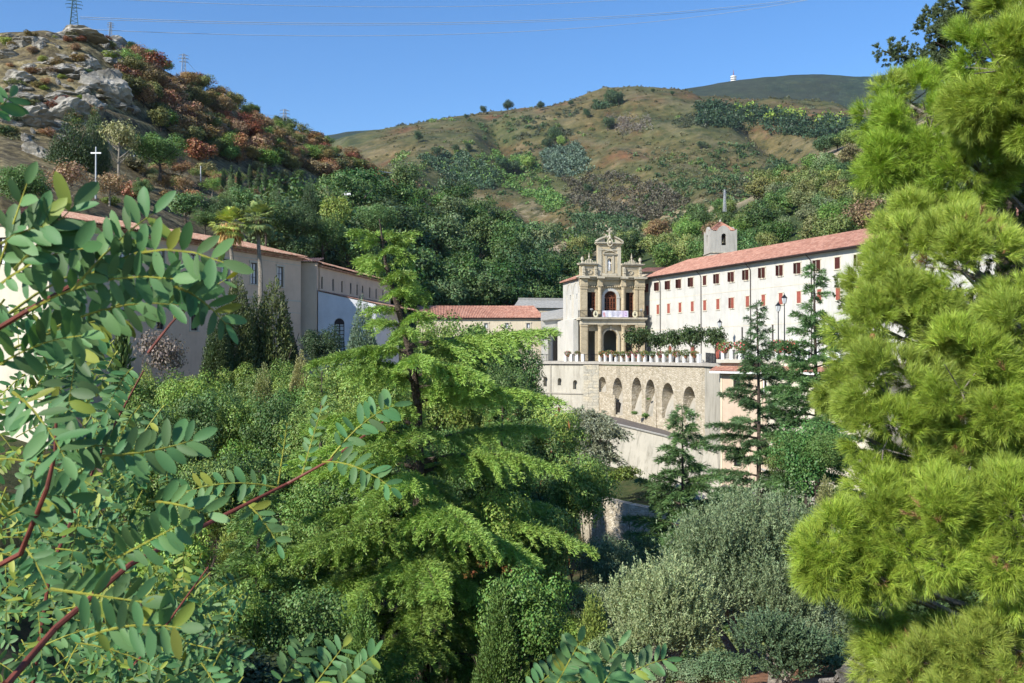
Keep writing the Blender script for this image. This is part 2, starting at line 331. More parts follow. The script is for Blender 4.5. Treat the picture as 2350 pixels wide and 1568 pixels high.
def hit(px, py, y0=125, y1=5000):
    """the first point of the ground along a sight line given in 2350-wide picture units"""
    Y = np.geomspace(y0, y1, 500); X = (px - CX) / F * Y; zr = (HZ - py) / F * Y
    g = ground(X, Y); k = np.argmax(g >= zr)
    if not (g >= zr).any(): return None
    return Vector((X[k], Y[k], g[k]))
pxs = np.concatenate([-np.geomspace(7000, 300, 22), np.linspace(-200, 4040, 300), np.geomspace(4300, 10000, 18)])
Ys = np.unique(np.concatenate([np.geomspace(.6, 130, 90), np.linspace(130, 420, 130), np.linspace(420, 1600, 110), np.geomspace(1600, 6500, 60)]))
GX = (pxs[None, :] - 1920) / 3840 * Ys[:, None]; GY = np.repeat(Ys[:, None], len(pxs), 1)
GZ = ground(GX.ravel(), GY.ravel()).reshape(GX.shape)
def sheet(name, r0, r1, mat):
    n = len(pxs); V = np.stack([GX[r0:r1 + 1], GY[r0:r1 + 1], GZ[r0:r1 + 1]], -1).reshape(-1, 3)
    i, j = np.meshgrid(np.arange(r1 - r0), np.arange(n - 1), indexing='ij'); q = i * n + j
    Fc = np.stack([q, q + 1, q + n + 1, q + n], -1).reshape(-1, 4)
    o = link(name, npmesh(name, V, Fc, mat, smooth=True)); o['kind'] = 'structure'; return o
def soil_mat():
    m, n, b = newmat('hillside_soil', 0.95); tc = n.nodes.new('ShaderNodeTexCoord').outputs['Object']
    a = noise(n, tc, 0.05, 10, 0.7); c = noise(n, tc, 0.6, 10, 0.7); d = noise(n, tc, 0.12, 8, 0.6)
    near = ramp(n, c, [(0.3, (0.02, 0.025, 0.01)), (0.5, (0.05, 0.06, 0.02)), (0.7, (0.12, 0.07, 0.04))])
    dry = ramp(n, c, [(0.34, (0.035, 0.03, 0.018)), (0.46, (0.13, 0.105, 0.05)), (0.56, (0.26, 0.21, 0.10)), (0.7, (0.40, 0.34, 0.22))])
    burnt = ramp(n, a, [(0.46, (0, 0, 0)), (0.6, (0.7,) * 3)])
    dry2 = mixc(n, burnt, dry, (0.035, 0.026, 0.022))
    green = ramp(n, c, [(0.3, (0.02, 0.035, 0.01)), (0.55, (0.05, 0.075, 0.02)), (0.8, (0.12, 0.11, 0.05))])
    sx = n.nodes.new('ShaderNodeSeparateXYZ'); n.links.new(tc, sx.inputs[0])
    mr = N(n, 'ShaderNodeMapRange'); mr.inputs['From Min'].default_value = -40; mr.inputs['From Max'].default_value = 0; n.links.new(sx.outputs[0], mr.inputs[0])
    my = N(n, 'ShaderNodeMapRange'); my.inputs['From Min'].default_value = 105; my.inputs['From Max'].default_value = 130; n.links.new(sx.outputs[1], my.inputs[0])
    hill = mixc(n, mr.outputs[0], dry2, green)
    mf = N(n, 'ShaderNodeMapRange'); mf.inputs['From Min'].default_value = 400; mf.inputs['From Max'].default_value = 470; n.links.new(sx.outputs[1], mf.inputs[0])
    tan = ramp(n, c, [(0.32, (.10, .09, .04)), (0.45, (.26, .20, .12)), (0.6, (.42, .34, .22)), (0.75, (.30, .20, .13))])
    hill = mixc(n, mf.outputs[0], hill, tan)
    n.links.new(mixc(n, my.outputs[0], near, hill), b.inputs['Base Color'])
    addbump(n, b, c, 0.8, 0.5); return m
def hill_mat():
    m, n, b = newmat('heath_hill', 0.97); tc = n.nodes.new('ShaderNodeTexCoord').outputs['Object']
    a = noise(n, tc, 0.006, 10, 0.62); c = noise(n, tc, 0.05, 10, 0.75); d = noise(n, tc, 0.012, 9, 0.7, (1, 0.6, 1)); e = noise(n, tc, 0.25, 6, 0.8)
    base = ramp(n, c, [(0.36, (0.03, 0.037, 0.014)), (0.47, (0.09, 0.08, 0.03)), (0.56, (0.145, 0.115, 0.045)), (0.68, (0.24, 0.19, 0.09))])
    red = ramp(n, d, [(0.5, (0, 0, 0)), (0.62, (0.75,) * 3)])
    c1 = mixc(n, red, base, ramp(n, c, [(0.3, (0.07, 0.03, 0.015)), (0.7, (0.25, 0.10, 0.048))]))
    grn = ramp(n, a, [(0.42, (0, 0, 0)), (0.56, (0.75,) * 3)])
    c2 = mixc(n, grn, c1, ramp(n, c, [(0.3, (0.025, 0.04, 0.014)), (0.7, (0.10, 0.12, 0.04))]))
    sx = n.nodes.new('ShaderNodeSeparateXYZ'); n.links.new(tc, sx.inputs[0])
    hz_ = N(n, 'ShaderNodeMapRange'); hz_.inputs['From Min'].default_value = 175; hz_.inputs['From Max'].default_value = 95; n.links.new(sx.outputs[2], hz_.inputs[0])
    sc = ramp(n, noise(n, tc, 0.02, 9, 0.75), [(0.5, (0, 0, 0)), (0.58, (1, 1, 1))])
    scm = N(n, 'ShaderNodeMath', operation='MULTIPLY'); n.links.new(sc, scm.inputs[0])
    ad = N(n, 'ShaderNodeMath', operation='MULTIPLY_ADD'); n.links.new(hz_.outputs[0], ad.inputs[0]); ad.inputs[1].default_value = 0.75; ad.inputs[2].default_value = 0.2
    n.links.new(ad.outputs[0], scm.inputs[1])
    c3 = mixc(n, scm.outputs[0], c2, ramp(n, e, [(0.35, (0.22, 0.16, 0.09)), (0.6, (0.42, 0.34, 0.22))]))
    n.links.new(c3, b.inputs['Base Color']); addbump(n, b, c, 1.0, 3.0); return m
def far_mat():
    m, n, b = newmat('far_forest_mountain', 1.0); tc = n.nodes.new('ShaderNodeTexCoord').outputs['Object']
    c = noise(n, tc, 0.02, 10, 0.9); a = noise(n, tc, 0.003, 8, .7)
    base = ramp(n, c, [(0.4, (0.014, 0.035, 0.02)), (0.5, (.035, .07, .035)), (0.6, (0.10, 0.145, 0.07))])
    n.links.new(mixc(n, ramp(n, a, [(0.4, (0, 0, 0)), (0.6, (0.5,) * 3)]), base, (0.07, 0.065, 0.04)), b.inputs['Base Color'])
    addbump(n, b, c, .8, 22.0); return m
r1 = int(np.searchsorted(Ys, 600)); r2 = int(np.searchsorted(Ys, 2000))
sheet('ground', 0, r1, soil_mat()); sheet('hill', r1, r2, hill_mat()); sheet('mountain', r2, len(Ys) - 1, far_mat())
pth = MB(); pth.quad((-60, -60, -1.76), (60, -60, -1.76), (60, .6, -1.76), (-60, .6, -1.76)); po = pth.build('path', M['asphalt']); po['kind'] = 'structure'

# ------------------------------------------------------------------ foliage builders
def unit(v): return v / np.maximum(np.linalg.norm(v, axis=1, keepdims=True), 1e-9)
def leaves(name, C, A, Lr, Wr, mat, tint=None, ref=None, rhomb=0.45):
    """one leaf-shaped quad per centre C, long axis A"""
    n = len(C); A = unit(A); rv = rng.normal(size=(n, 3)) if ref is None else ref
    Wv = unit(np.cross(A, rv)); L = (np.ones(n) * Lr)[:, None]; Wd = (np.ones(n) * Wr)[:, None]
    V = np.stack([C, C + A * L * rhomb + Wv * Wd * .5, C + A * L, C + A * L * rhomb - Wv * Wd * .5], 1).reshape(-1, 3)
    return npmesh(name, V, np.arange(4 * n).reshape(-1, 4), mat, rng.random(n) if tint is None else tint)
def blades(name, C, A, L, Wd, mat, tint=None):
    """thin triangles (needles)"""
    n = len(C); A = unit(A); Wv = unit(np.cross(A, rng.normal(size=(n, 3)))); L = (np.ones(n) * L)[:, None]; Wd = (np.ones(n) * Wd)[:, None]
    V = np.stack([C - Wv * Wd * .5, C + Wv * Wd * .5, C + A * L], 1).reshape(-1, 3)
    return npmesh(name, V, np.arange(3 * n).reshape(-1, 3), mat, rng.random(n) if tint is None else tint)
def sph(n): return unit(rng.normal(size=(n, 3)))
def broad_crown(name, nl, nleaf, ls, zc=.62, hr=.5, vr=.38, lob=(.16, .27), mat='leaf', jag=.25):
    d = sph(nl); d[:, 2] = d[:, 2] * .9 + .12
    rr = rng.uniform(.3, 1.08, nl)[:, None]
    LC = d * rr * np.array([hr * .8, hr * .8, vr * .8]) + np.array([0, 0, zc]); LR = rng.uniform(*lob, nl)
    w = LR**2 / (LR**2).sum(); k = rng.choice(nl, nleaf, p=w)
    o = sph(nleaf); o[:, 2] = np.where(rng.random(nleaf) < .5, abs(o[:, 2]), o[:, 2])
    rad = LR[k] * rng.uniform(1 - jag * 1.4, 1 + jag * .4, nleaf)
    C = LC[k] + o * rad[:, None]
    nv = unit(o + rng.normal(size=(nleaf, 3)) * .38 + np.array([0, 0, .15])); A = np.cross(nv, rng.normal(size=(nleaf, 3))) + np.array([0, 0, -.15])
    lt = rng.random(nl)[k] * .4 + rng.random(nleaf) * .6
    return leaves(name, C, A, ls * rng.uniform(.7, 1.3, nleaf), ls * .68, M[mat], lt, ref=nv)
def limb_mesh(name, seed, zc=.6, mat='bark', n=7, r=.022):
    q = random.Random(seed); mb = MB(); top = (q.uniform(-.03, .03), q.uniform(-.03, .03), .62)
    mb.tube([(0, 0, -.04), (q.uniform(-.015, .015), q.uniform(-.015, .015), .2), (q.uniform(-.03, .03), 0, .42), top], [r * 1.35, r, r * .75, r * .35], 7)
    for i in range(n):
        a = q.uniform(0, 6.28); z0 = q.uniform(.16, .45); l = q.uniform(.2, .38); e = q.uniform(.12, .35)
        mb.tube([(0, 0, z0), (math.cos(a) * l * .5, math.sin(a) * l * .5, z0 + e * .45), (math.cos(a) * l, math.sin(a) * l, z0 + e)], [r * .55, r * .35, r * .1], 5)
    return mb.mesh(name, M[mat])
BF = [broad_crown('broadleaf_crown', 34, 3600, .052, lob=(.09, .23), jag=.35) for _ in range(6)]            # far, seen 20-60 px across
BM = [broad_crown('broadleaf_crown', 75, 13000, .026, lob=(.07, .16)) for _ in range(3)]   # nearer, seen 60-200 px across
BT = [broad_crown('thin_crown', 26, 1900, .045, lob=(.12, .22), jag=.5) for _ in range(3)]  # half bare
TR = [limb_mesh('trunk', i) for i in range(4)]
TRP = [limb_mesh('trunk', 20 + i, mat='bark_pale', n=9) for i in range(2)]
def cone_crown(name, nleaf, ls, prof, zb=.05, lump=.25, mat='needle', up=.7, nl=60, droop=0):
    """evergreen crown: leaves on lumps that follow a cone or column outline"""
    z = rng.random(nl * 4); r = np.array([prof(t) for t in z]); keep = rng.random(nl * 4) < r / r.max(); z = z[keep][:nl]; r = r[keep][:nl]; nl = len(z)
    a = rng.uniform(0, 6.283, nl); lr = (r * lump * rng.uniform(.8, 1.5, nl)) + .02
    LC = np.stack([np.cos(a) * (r - lr * .7), np.sin(a) * (r - lr * .7), zb + z * (1 - zb - .02)], 1)
    w = lr**2 / (lr**2).sum(); k = rng.choice(nl, nleaf, p=w); o = sph(nleaf)
    C = LC[k] + o * (lr[k] * rng.uniform(.7, 1.08, nleaf))[:, None] * np.array([1, 1, 1.25])
    out = np.stack([np.cos(a[k]), np.sin(a[k]), np.zeros(nleaf)], 1)
    A = unit(out * (1 - up) + np.array([0, 0, up - droop]) + rng.normal(size=(nleaf, 3)) * .35)
    return leaves(name, C, A, ls * rng.uniform(.7, 1.4, nleaf), ls * .42, M[mat], rng.random(nl)[k] * .5 + rng.random(nleaf) * .5, ref=o + rng.normal(size=(nleaf, 3)) * .35)
CY = [cone_crown('cypress_crown', 3500, .035, lambda t: .075 * (1 - t**3) * (.55 + min(t * 5, .45)), nl=90, up=.9) for _ in range(2)]     # thin columns
CB = [cone_crown('conifer_crown', 11000, .030, lambda t: .34 * (1 - t)**.8 * (.7 + min(t * 4, .3)) + .012, nl=230, lump=.26) for _ in range(3)]  # broad cones
CN = [cone_crown('conifer_crown', 42000, .027, lambda t: .36 * (1 - t)**.7 * (.75 + min(t * 4, .25)) + .02, nl=380, lump=.24, up=.35) for _ in range(2)]  # broad cones seen near
def tree(kind, x, y, z, h, w, color, label, cat='tree', group=None, rz=None, name=None):
    if group in TNAME: name = TNAME[group]
    sets = {'far': (BF, TR, 'broadleaf_tree'), 'near': (BM, TR, 'broadleaf_tree'), 'thin': (BT, TRP, 'broadleaf_tree'), 'cyp': (CY, TR, 'cypress_tree'), 'con': (CB, TR, 'conifer_tree'), 'cnn': (CN, TR, 'conifer_tree')}[kind]
    t = empty(name or sets[2], (x, y, z), random.uniform(0, 6.28) if rz is None else rz)
    t.scale = (w, w, h); tag(t, label, cat, group)
    link('trunk', random.choice(sets[1]), t); cr = link('crown', random.choice(sets[0]), t, color)
    k = {'near': 1.25, 'far': 1.3, 'thin': 1.5}.get(kind, 2.1) * w / h
    if k < 1: cr.scale = (1, 1, k); cr.location = (0, 0, 1 - k)
    return t
TNAME = {'trees of the dense wood behind the church': 'woodland_tree', 'trees on the slope above the white wing': 'slope_tree', 'burnt and autumn trees of the left slope': 'autumn_tree', 'green trees along the left ridge': 'ridge_tree'}
SHR = [broad_crown('shrub', 20, 1500, .075, zc=.35, hr=.5, vr=.3, lob=(.13, .24)) for _ in range(4)]
SHM = [broad_crown('shrub', 60, 9000, .032, zc=.36, hr=.5, vr=.32, lob=(.07, .17)) for _ in range(3)]
def shrub(x, y, z, w, h, color, label, group=None, near=False, name='shrub'):
    o = link(name, random.choice(SHM if near else SHR), None, color); o.location = (x, y, z); o.scale = (w, w, h); o.rotation_euler = (0, 0, random.uniform(0, 6.28))
    return tag(o, label, 'shrub', group)
def jit(c, v=.2):
    k = random.uniform(1 - v, 1 + v); return tuple(max(0, x * k * random.uniform(1 - v * .4, 1 + v * .4)) for x in c)


# ------------------------------------------------------------------ air
hz_b = MB(); hz_b.box(-13500, 17500, -80, 6700, -30, 1150); hz_o = hz_b.build('haze'); hz_o['kind'] = 'stuff'
import bmesh
_b = bmesh.new(); _b.from_mesh(hz_o.data); bmesh.ops.recalc_face_normals(_b, faces=_b.faces); _b.to_mesh(hz_o.data); _b.free()
hm = bpy.data.materials.new('haze'); hm.use_nodes = True; hn = hm.node_tree; hn.nodes.remove(hn.nodes['Principled BSDF'])
pv = hn.nodes.new('ShaderNodeVolumePrincipled'); pv.inputs['Color'].default_value = (.72, .84, 1, 1); pv.inputs['Density'].default_value = 0.000035; pv.inputs['Anisotropy'].default_value = 0.3
hn.links.new(pv.outputs[0], hn.nodes['Material Output'].inputs['Volume']); hz_o.data.materials.append(hm)
# ------------------------------------------------------------------ building helpers
TZ = -0.95                                  # level of the church terrace
def ruled_roof(mb, e0, e1, r0, r1, pitch=.26, amp=.055, rows=1):
    """pantile roof between an eaves line e0-e1 and a ridge line r0-r1, with real round ribs"""
    e0, e1, r0, r1 = map(Vector, (e0, e1, r0, r1)); L = (e1 - e0).length; n = max(2, int(L / pitch)); k = 4
    nv = ((e1 - e0).cross(r0 - e0)).normalized()
    if nv.z < 0: nv = -nv
    base = len(mb.v); m = n * k + 1
    for row in range(rows + 1):
        t = row / rows; pts = []
        for i in range(m):
            s_ = i / (m - 1); p = (e0.lerp(e1, s_)).lerp(r0.lerp(r1, s_), t); ph = (i % k) / k
            pts.append(tuple(p + nv * (amp * math.sin(math.pi * 2 * ph) + amp)))
        mb.pts(pts)
    for row in range(rows):
        for i in range(m - 1):
            a = base + row * m + i; mb.fc.append((a, a + 1, a + m + 1, a + m))
def window_set(root, places, wd, ht, mats, surround=None, shutter=None, depth=.22, mull=True, ry=0.0):
    """one window built once, then copied along a wall: window > surround, sash, shutter"""
    g = MB(); g.quad((-wd / 2, depth * .8, 0), (wd / 2, depth * .8, 0), (wd / 2, depth * .8, ht), (-wd / 2, depth * .8, ht)); gm = g.mesh('window', mats[0])
    fr = MB(); w = .07
    for a, b, c, d in ((-wd / 2, -wd / 2 + w, 0, ht), (wd / 2 - w, wd / 2, 0, ht), (-wd / 2, wd / 2, 0, w), (-wd / 2, wd / 2, ht - w, ht)): fr.box(a, b, depth * .5, depth * .75, c, d)
    if mull:
        fr.box(-.03, .03, depth * .5, depth * .75, 0, ht)
        for t in (.33, .66): fr.box(-wd / 2, wd / 2, depth * .55, depth * .7, ht * t - .02, ht * t + .02)
    frm = fr.mesh('sash', mats[1]); sm = None
    if surround:
        s_ = MB(); q = surround[1]
        s_.box(-wd / 2 - q, -wd / 2, -.04, .05, 0, ht); s_.box(wd / 2, wd / 2 + q, -.04, .05, 0, ht); s_.box(-wd / 2 - q - .06, wd / 2 + q + .06, -.09, .05, ht, ht + q); s_.box(-wd / 2 - q - .05, wd / 2 + q + .05, -.1, .05, -.12, 0)
        sm = s_.mesh('surround', surround[0])
    shm = None
    if shutter:
        h = MB(); h.box(0, wd / 2, -.035, 0, 0.02, ht - .02)
        for i in range(7): h.box(.04, wd / 2 - .04, -.05, -.03, ht * (.07 + i * .13), ht * (.07 + i * .13) + .05)
        shm = h.mesh('shutter', shutter)
    for pl in places:
        x, z = pl[:2]; st = pl[2] if len(pl) > 2 else 'open'
        wn = link('window', gm, root); wn.location = (x, ry, z)
        link('sash', frm, wn)
        if sm: link('surround', sm, wn)
        if shm and st != 'none':
            for sd in (-1, 1):
                a = {'open': R(78), 'shut': 0.0, 'wide': R(110), 'ajar': R(18)}[st] * random.uniform(.9, 1.08)
                o = link('shutter', shm, wn); o.location = (sd * wd / 2, -.02, 0)
                if sd == -1: o.rotation_euler = (0, 0, -a)
                else: o.scale = (-1, 1, 1); o.rotation_euler = (0, 0, a)

# ------------------------------------------------------------------ church
ch = empty('church', (9.83, 148, TZ), R(12)); tag(ch, 'golden stone baroque church with two storeys of columns and a gabled attic', 'church')
T = M['tuff']; TM = M['trim']
b = MB(); D = 9.5
wall(b, 0, 9.6, 0, 5.3, [(1.25, 2.3, 0, 4.35), (3.5, 5.7, 0, 4.55, 1), (6.95, 7.95, 0, 4.35)], .7)
wall(b, 0, 9.6, 5.3, 11.0, [(1.15, 2.35, 6.3, 10.0), (3.65, 5.55, 6.3, 10.2, 1), (6.95, 8.1, 6.3, 10.0)], .45)
b.box(0, 9.6, .02, .6, 11.0, 12.3); b.build('facade_wall', T, ch)
b = MB(lambda a, y, z: (y, a, z))            # west side wall, upper: blind arches and two small windows
wall(b, 0.02, D, 6.2, 12.1, [(1.4, 1.95, 9.1, 9.85), (5.0, 5.55, 9.1, 9.85)], .4); b.box(.0, D, .4, .6, 0, 12.1)
o = b.build('side_wall', M['white_plaster'], ch)
b = MB(lambda a, y, z: (y, a, z)); wall(b, .9, D + .5, 0, 6.0, [], .3, -.75); b.quad((.9, -.75, 0), (.9, 0, 0), (.9, 0, 6), (.9, -.75, 6)); b.quad((D + .5, -.75, 0), (D + .5, 0, 0), (D + .5, 0, 6), (D + .5, -.75, 6)); b.quad((.9, -.75, 6), (D + .5, -.75, 6), (D + .5, 0, 6.25), (.9, 0, 6.25))
b.build('lower_side_wall', M['white_plaster'], ch)
b = MB(lambda a, y, z: (y, a, z))
for c in (2.1, 5.7):
    n = 12; r = 1.45
    for i in range(n):
        t0, t1 = math.pi * i / n, math.pi * (i + 1) / n
        pr = lambda t, rr: (c - rr * math.cos(t), -.05, 9.9 + rr * 1.1 * math.sin(t))
        b.quad(pr(t0, r), pr(t1, r), pr(t1, r + .14), pr(t0, r + .14))
    b.box(c - r - .14, c - r, -.05, .02, 6.4, 9.9); b.box(c + r, c + r + .14, -.05, .02, 6.4, 9.9)
b.box(-.25, D + .4, -.28, .06, 5.95, 6.2); b.build('arch_moulding', M['end_plaster'], ch)
b = MB(); b.box(0.6, 9.6, D - .3, D, 0, 12.1); b.box(9.3, 9.6, .7, D - .3, 0, 12.1); b.box(.6, 9.3, .7, D - .3, 5.9, 6.2); b.build('body_wall', M['white_plaster'], ch)
b = MB(); ruled_roof(b, (-.45, -.1 + .5, 12.05), (-.45, D + .3, 12.05), (4.6, .4, 14.0), (4.6, D - 3, 14.0)); ruled_roof(b, (9.9, .4, 12.05), (9.9, D + .3, 12.05), (4.6, .4, 14.0), (4.6, D - 3, 14.0)); b.poly([(-.45, D + .3, 12.1), (9.9, D + .3, 12.1), (4.6, D - 3, 14.0)])
b.box(-.5, -.4, .5, D + .3, 11.95, 12.1); b.build('roof', M['tile'], ch)
def column(x, z0, z1, r, y):
    c = MB(); h = z1 - z0
    c.box(x - r * 1.35, x + r * 1.35, y - r * 1.35, y + r * 1.35, z0, z0 + .16)
    c.lathe(x, y, [(r * 1.25, z0 + .16), (r * 1.28, z0 + .24), (r * 1.05, z0 + .3), (r, z0 + .36), (r * .97, z0 + h * .5), (r * .86, z1 - .55), (r * .98, z1 - .5), (r * .9, z1 - .42), (r * 1.15, z1 - .25), (r * 1.3, z1 - .12)], 14)
    c.box(x - r * 1.35, x + r * 1.35, y - r * 1.35, y + r * 1.35, z1 - .12, z1)
    return c.build('column', T, ch, False)
for x in (2.85, 6.4): column(x, 0.02, 5.28, .31, -.48); column(x, 6.3, 10.98, .29, -.42)
for x0, x1 in ((-.02, .95), (8.2, 8.62), (8.76, 9.62)):
    p = MB(); p.box(x0, x1, -.62, .0, .02, 5.28); p.box(x0 - .05, x1 + .05, -.70, 0, .02, .35); p.box(x0 - .05, x1 + .05, -.70, 0, 5.0, 5.28)
    p.box(x0, x1, -.5, -.002, 6.3, 10.98); p.box(x0 - .07, x1 + .07, -.6, -.001, 10.45, 10.6); p.box(x0 - .09, x1 + .09, -.64, 0, 10.8, 10.98)
    for i in range(6): p.box(x0 + .03 + i * (x1 - x0 - .14) / 5, x0 + .11 + i * (x1 - x0 - .14) / 5, -.6, -.5, 10.6, 10.8)
    p.build('pilaster', T, ch)
# entablatures
p = MB(); p.box(-.1, 9.7, -.75, 0, 5.3, 5.55); p.box(-.05, 9.65, -.66, 0, 5.55, 5.95); p.box(-.28, 9.8, -1.05, 0, 5.95, 6.1); p.box(-.34, 9.86, -1.2, 0, 6.1, 6.28); p.build('lower_cornice', TM, ch)
p = MB(); p.box(-.02, 9.62, -.12, 0.02, 11.0, 11.25); p.box(0, 9.6, -.06, .02, 11.25, 11.75)
for x0, x1 in ((-.06, .98), (2.5, 3.2), (6.05, 6.75), (8.15, 9.66)): p.box(x0, x1, -.68, -.05, 10.99, 11.9)
p.build('frieze', T, ch)
p = MB(); p.box(-.12, 9.72, -.5, 0.6, 11.9, 12.05); p.box(-.3, 9.9, -.8, .6, 12.05, 12.16); p.box(-.42, 10.02, -.98, .6, 12.16, 12.3)
for x0, x1 in ((-.3, 1.15), (2.3, 3.4), (5.85, 6.95), (7.95, 9.85)): p.box(x0, x1, -1.15, -.4, 11.95, 12.27)
for i in range(42): p.box(-.05 + i * .235, .07 + i * .235, -.62, -.5, 11.78, 11.9)
p.build('main_cornice', TM, ch)
p = MB()
for i in range(22):
    x = .98 + i * .34
    if not (2.35 < x < 3.35 or 5.9 < x < 6.85 or x > 8.1): p.box(x, x + .17, -.3, 0, 10.75, 10.95)
p.build('bracket', T, ch)
# door surround, doors, grilles
def archring(mb, c, z, r0, r1, y0, y1, zs, n=14, a0=0, a1=math.pi, sq=1.0):
    for i in range(n):
        t0, t1 = a0 + (a1 - a0) * i / n, a0 + (a1 - a0) * (i + 1) / n
        q = lambda t, r, y: (c - r * math.cos(t), y, z + r * sq * math.sin(t))
        mb.quad(q(t0, r0, y0), q(t1, r0, y0), q(t1, r1, y0), q(t0, r1, y0)); mb.quad(q(t0, r1, y0), q(t1, r1, y0), q(t1, r1, y1), q(t0, r1, y1)); mb.quad(q(t0, r0, y0), q(t1, r0, y0), q(t1, r0, y1), q(t0, r0, y1))
    if zs is not None: mb.box(c - r1, c - r0, y0, y1, zs, z); mb.box(c + r0, c + r1, y0, y1, zs, z)
p = MB(); archring(p, 4.6, 9.25, .95, 1.35, -.12, .02, 6.3); p.box(3.1, 3.7, -.18, .02, 9.15, 9.3); p.box(5.5, 6.1, -.18, .02, 9.15, 9.3); p.build('door_surround', M['white_plaster'], ch)
p = MB(); archring(p, 4.6, 3.45, 1.1, 1.38, -.1, .02, 0.02); p.box(4.45, 4.75, -.2, 0, 4.5, 5.1); p.build('arch_surround', TM, ch)
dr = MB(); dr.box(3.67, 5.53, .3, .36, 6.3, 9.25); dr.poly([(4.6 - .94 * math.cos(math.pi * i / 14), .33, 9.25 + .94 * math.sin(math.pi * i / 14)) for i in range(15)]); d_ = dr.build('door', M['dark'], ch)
g = MB(); archring(g, 4.6, 9.25, .84, .94, .2, .3, None); archring(g, 4.6, 9.25, .25, .34, .2, .3, None, 8); g.box(3.66, 5.54, .2, .32, 9.15, 9.3)
for i in range(1, 12):
    t = math.pi * i / 12; a = Vector((-math.cos(t), 0, math.sin(t))); g.tube([Vector((4.6, .26, 9.25)) + a * .3, Vector((4.6, .26, 9.25)) + a * .88], .03, 4, False)
for x in (3.7, 4.12, 4.58, 5.03, 5.45): g.box(x - .06, x + .06, .2, .3, 6.3, 9.2)
for z in (6.9, 7.7, 8.5): g.box(3.68, 5.52, .22, .3, z - .05, z + .05)
for cx_ in (4.35, 4.81):
    for i in range(5): archring(g, cx_, 6.75 + i * .54, .15, .21, .18, .28, None, 10, 0, 2 * math.pi)
g.build('door_grille', M['wood_red'], d_)
for x0, x1 in ((1.15, 2.35), (6.95, 8.1)):
    s_ = MB(); s_.box(x0, x1, .4, .44, 6.3, 10.0); w_ = s_.build('window', M['dark'], ch)
    s_ = MB(); xm = x1 - .5; s_.box(xm, xm + .09, .18, .26, 6.3, 10); s_.box(x1 - .09, x1, .18, .26, 6.3, 10); s_.box(xm, x1, .18, .26, 8.7, 8.82); s_.box(xm, x1, .18, .26, 9.88, 10)
    for i in range(7): archring(s_, (xm + x1) / 2, 6.6 + i * .52, .1, .16, .17, .24, None, 8, 0, 2 * math.pi)
    s_.build('grille', M['wood_red'], w_)
# attic
def seg(mb, c, z, hw, rise, y0, y1, a=0.0, b_=1.0, th=.22, n=10):
    pr = lambda t, k: (c - hw + 2 * hw * t, z + rise * math.sin(math.pi * t) ** .8 + k)
    for i in range(n):
        t0, t1 = a + (b_ - a) * i / n, a + (b_ - a) * (i + 1) / n
        (xa, za), (xb, zb) = pr(t0, 0), pr(t1, 0)
        for (ya, yb) in ((y0, y1),):
            mb.quad((xa, ya, za), (xb, ya, zb), (xb, ya, zb + th), (xa, ya, za + th)); mb.quad((xa, ya, za + th), (xb, ya, zb + th), (xb, yb, zb + th), (xa, yb, za + th)); mb.quad((xa, ya, za), (xb, ya, zb), (xb, yb, zb), (xa, yb, za))
p = MB(); wall(p, 2.65, 6.15, 12.32, 17.0, [(4.1, 4.75, 13.1, 14.95, 1)], .45, -.1); p.box(2.65, 6.15, .35, .6, 12.32, 17); p.quad((2.65, -.1, 12.3), (2.65, .5, 12.3), (2.65, .5, 17), (2.65, -.1, 17)); p.quad((6.15, -.1, 12.3), (6.15, .5, 12.3), (6.15, .5, 17), (6.15, -.1, 17)); p.build('central_attic', T, ch)
p = MB(); p.box(2.65, 3.2, -.2, -.1, 12.4, 16.5); p.box(5.6, 6.15, -.2, -.1, 12.4, 16.5); p.box(2.65, 6.15, -.22, -.1, 16.1, 16.3); p.box(3.3, 5.5, -.2, -.1, 12.4, 12.75); p.box(3.75, 4.0, -.18, -.1, 12.8, 15.3); p.box(4.85, 5.1, -.18, -.1, 12.8, 15.3); p.box(3.75, 5.1, -.2, -.1, 15.3, 15.45)
p.box(3.4, 5.45, -.34, -.1, 15.5, 15.64); seg(p, 4.42, 15.6, 1.0, .42, -.34, -.1, 0, 1, .1); archring(p, 4.425, 14.62, .33, .42, -.18, -.08, 13.1); p.build('niche_frame', TM, ch)
p = MB(); p.box(2.5, 6.3, -.34, .62, 16.98, 17.12); p.box(2.36, 6.44, -.5, .66, 17.12, 17.26); seg(p, 4.4, 17.2, 2.06, .85, -.5, .6, 0, .36); seg(p, 4.4, 17.2, 2.06, .85, -.5, .6, .66, 1.0)
p.poly([(2.6, -.2, 17.25), (3.7, -.2, 17.25), (3.7, -.2, 17.95), (3.1, -.2, 17.75)]); p.poly([(5.2, -.2, 17.25), (6.2, -.2, 17.25), (5.8, -.2, 17.7), (5.2, -.2, 17.95)]); p.build('broken_pediment', TM, ch)
def blobs(name, items, mat, parent, k=8):
    m_ = MB()
    for (x, y, z, r) in items:
        m_.lathe(x, y, [(.02, z - r), (r * .7, z - r * .72), (r, z), (r * .7, z + r * .72), (.02, z + r)], k)
    return m_.build(name, mat, parent)
its = []
for i in range(14):
    t = 2 * math.pi * i / 14; its.append((4.42 + .36 * math.cos(t), -.42, 17.25 + .55 * math.sin(t), .13))
its += [(4.42, -.42, 17.25, .26), (4.42, -.4, 17.85, .22), (4.05, -.35, 18.0, .2), (3.9, -.3, 18.25, .16), (4.42, -.3, 18.1, .2)]
blobs('coat_of_arms', its, TM, ch)
p = MB(); p.box(4.33, 4.51, -.2, -.02, 18.1, 19.35); p.box(4.02, 4.82, -.2, -.02, 18.85, 19.03); p.box(4.25, 4.59, -.28, .06, 18.1, 18.3); p.build('stone_cross', TM, ch)
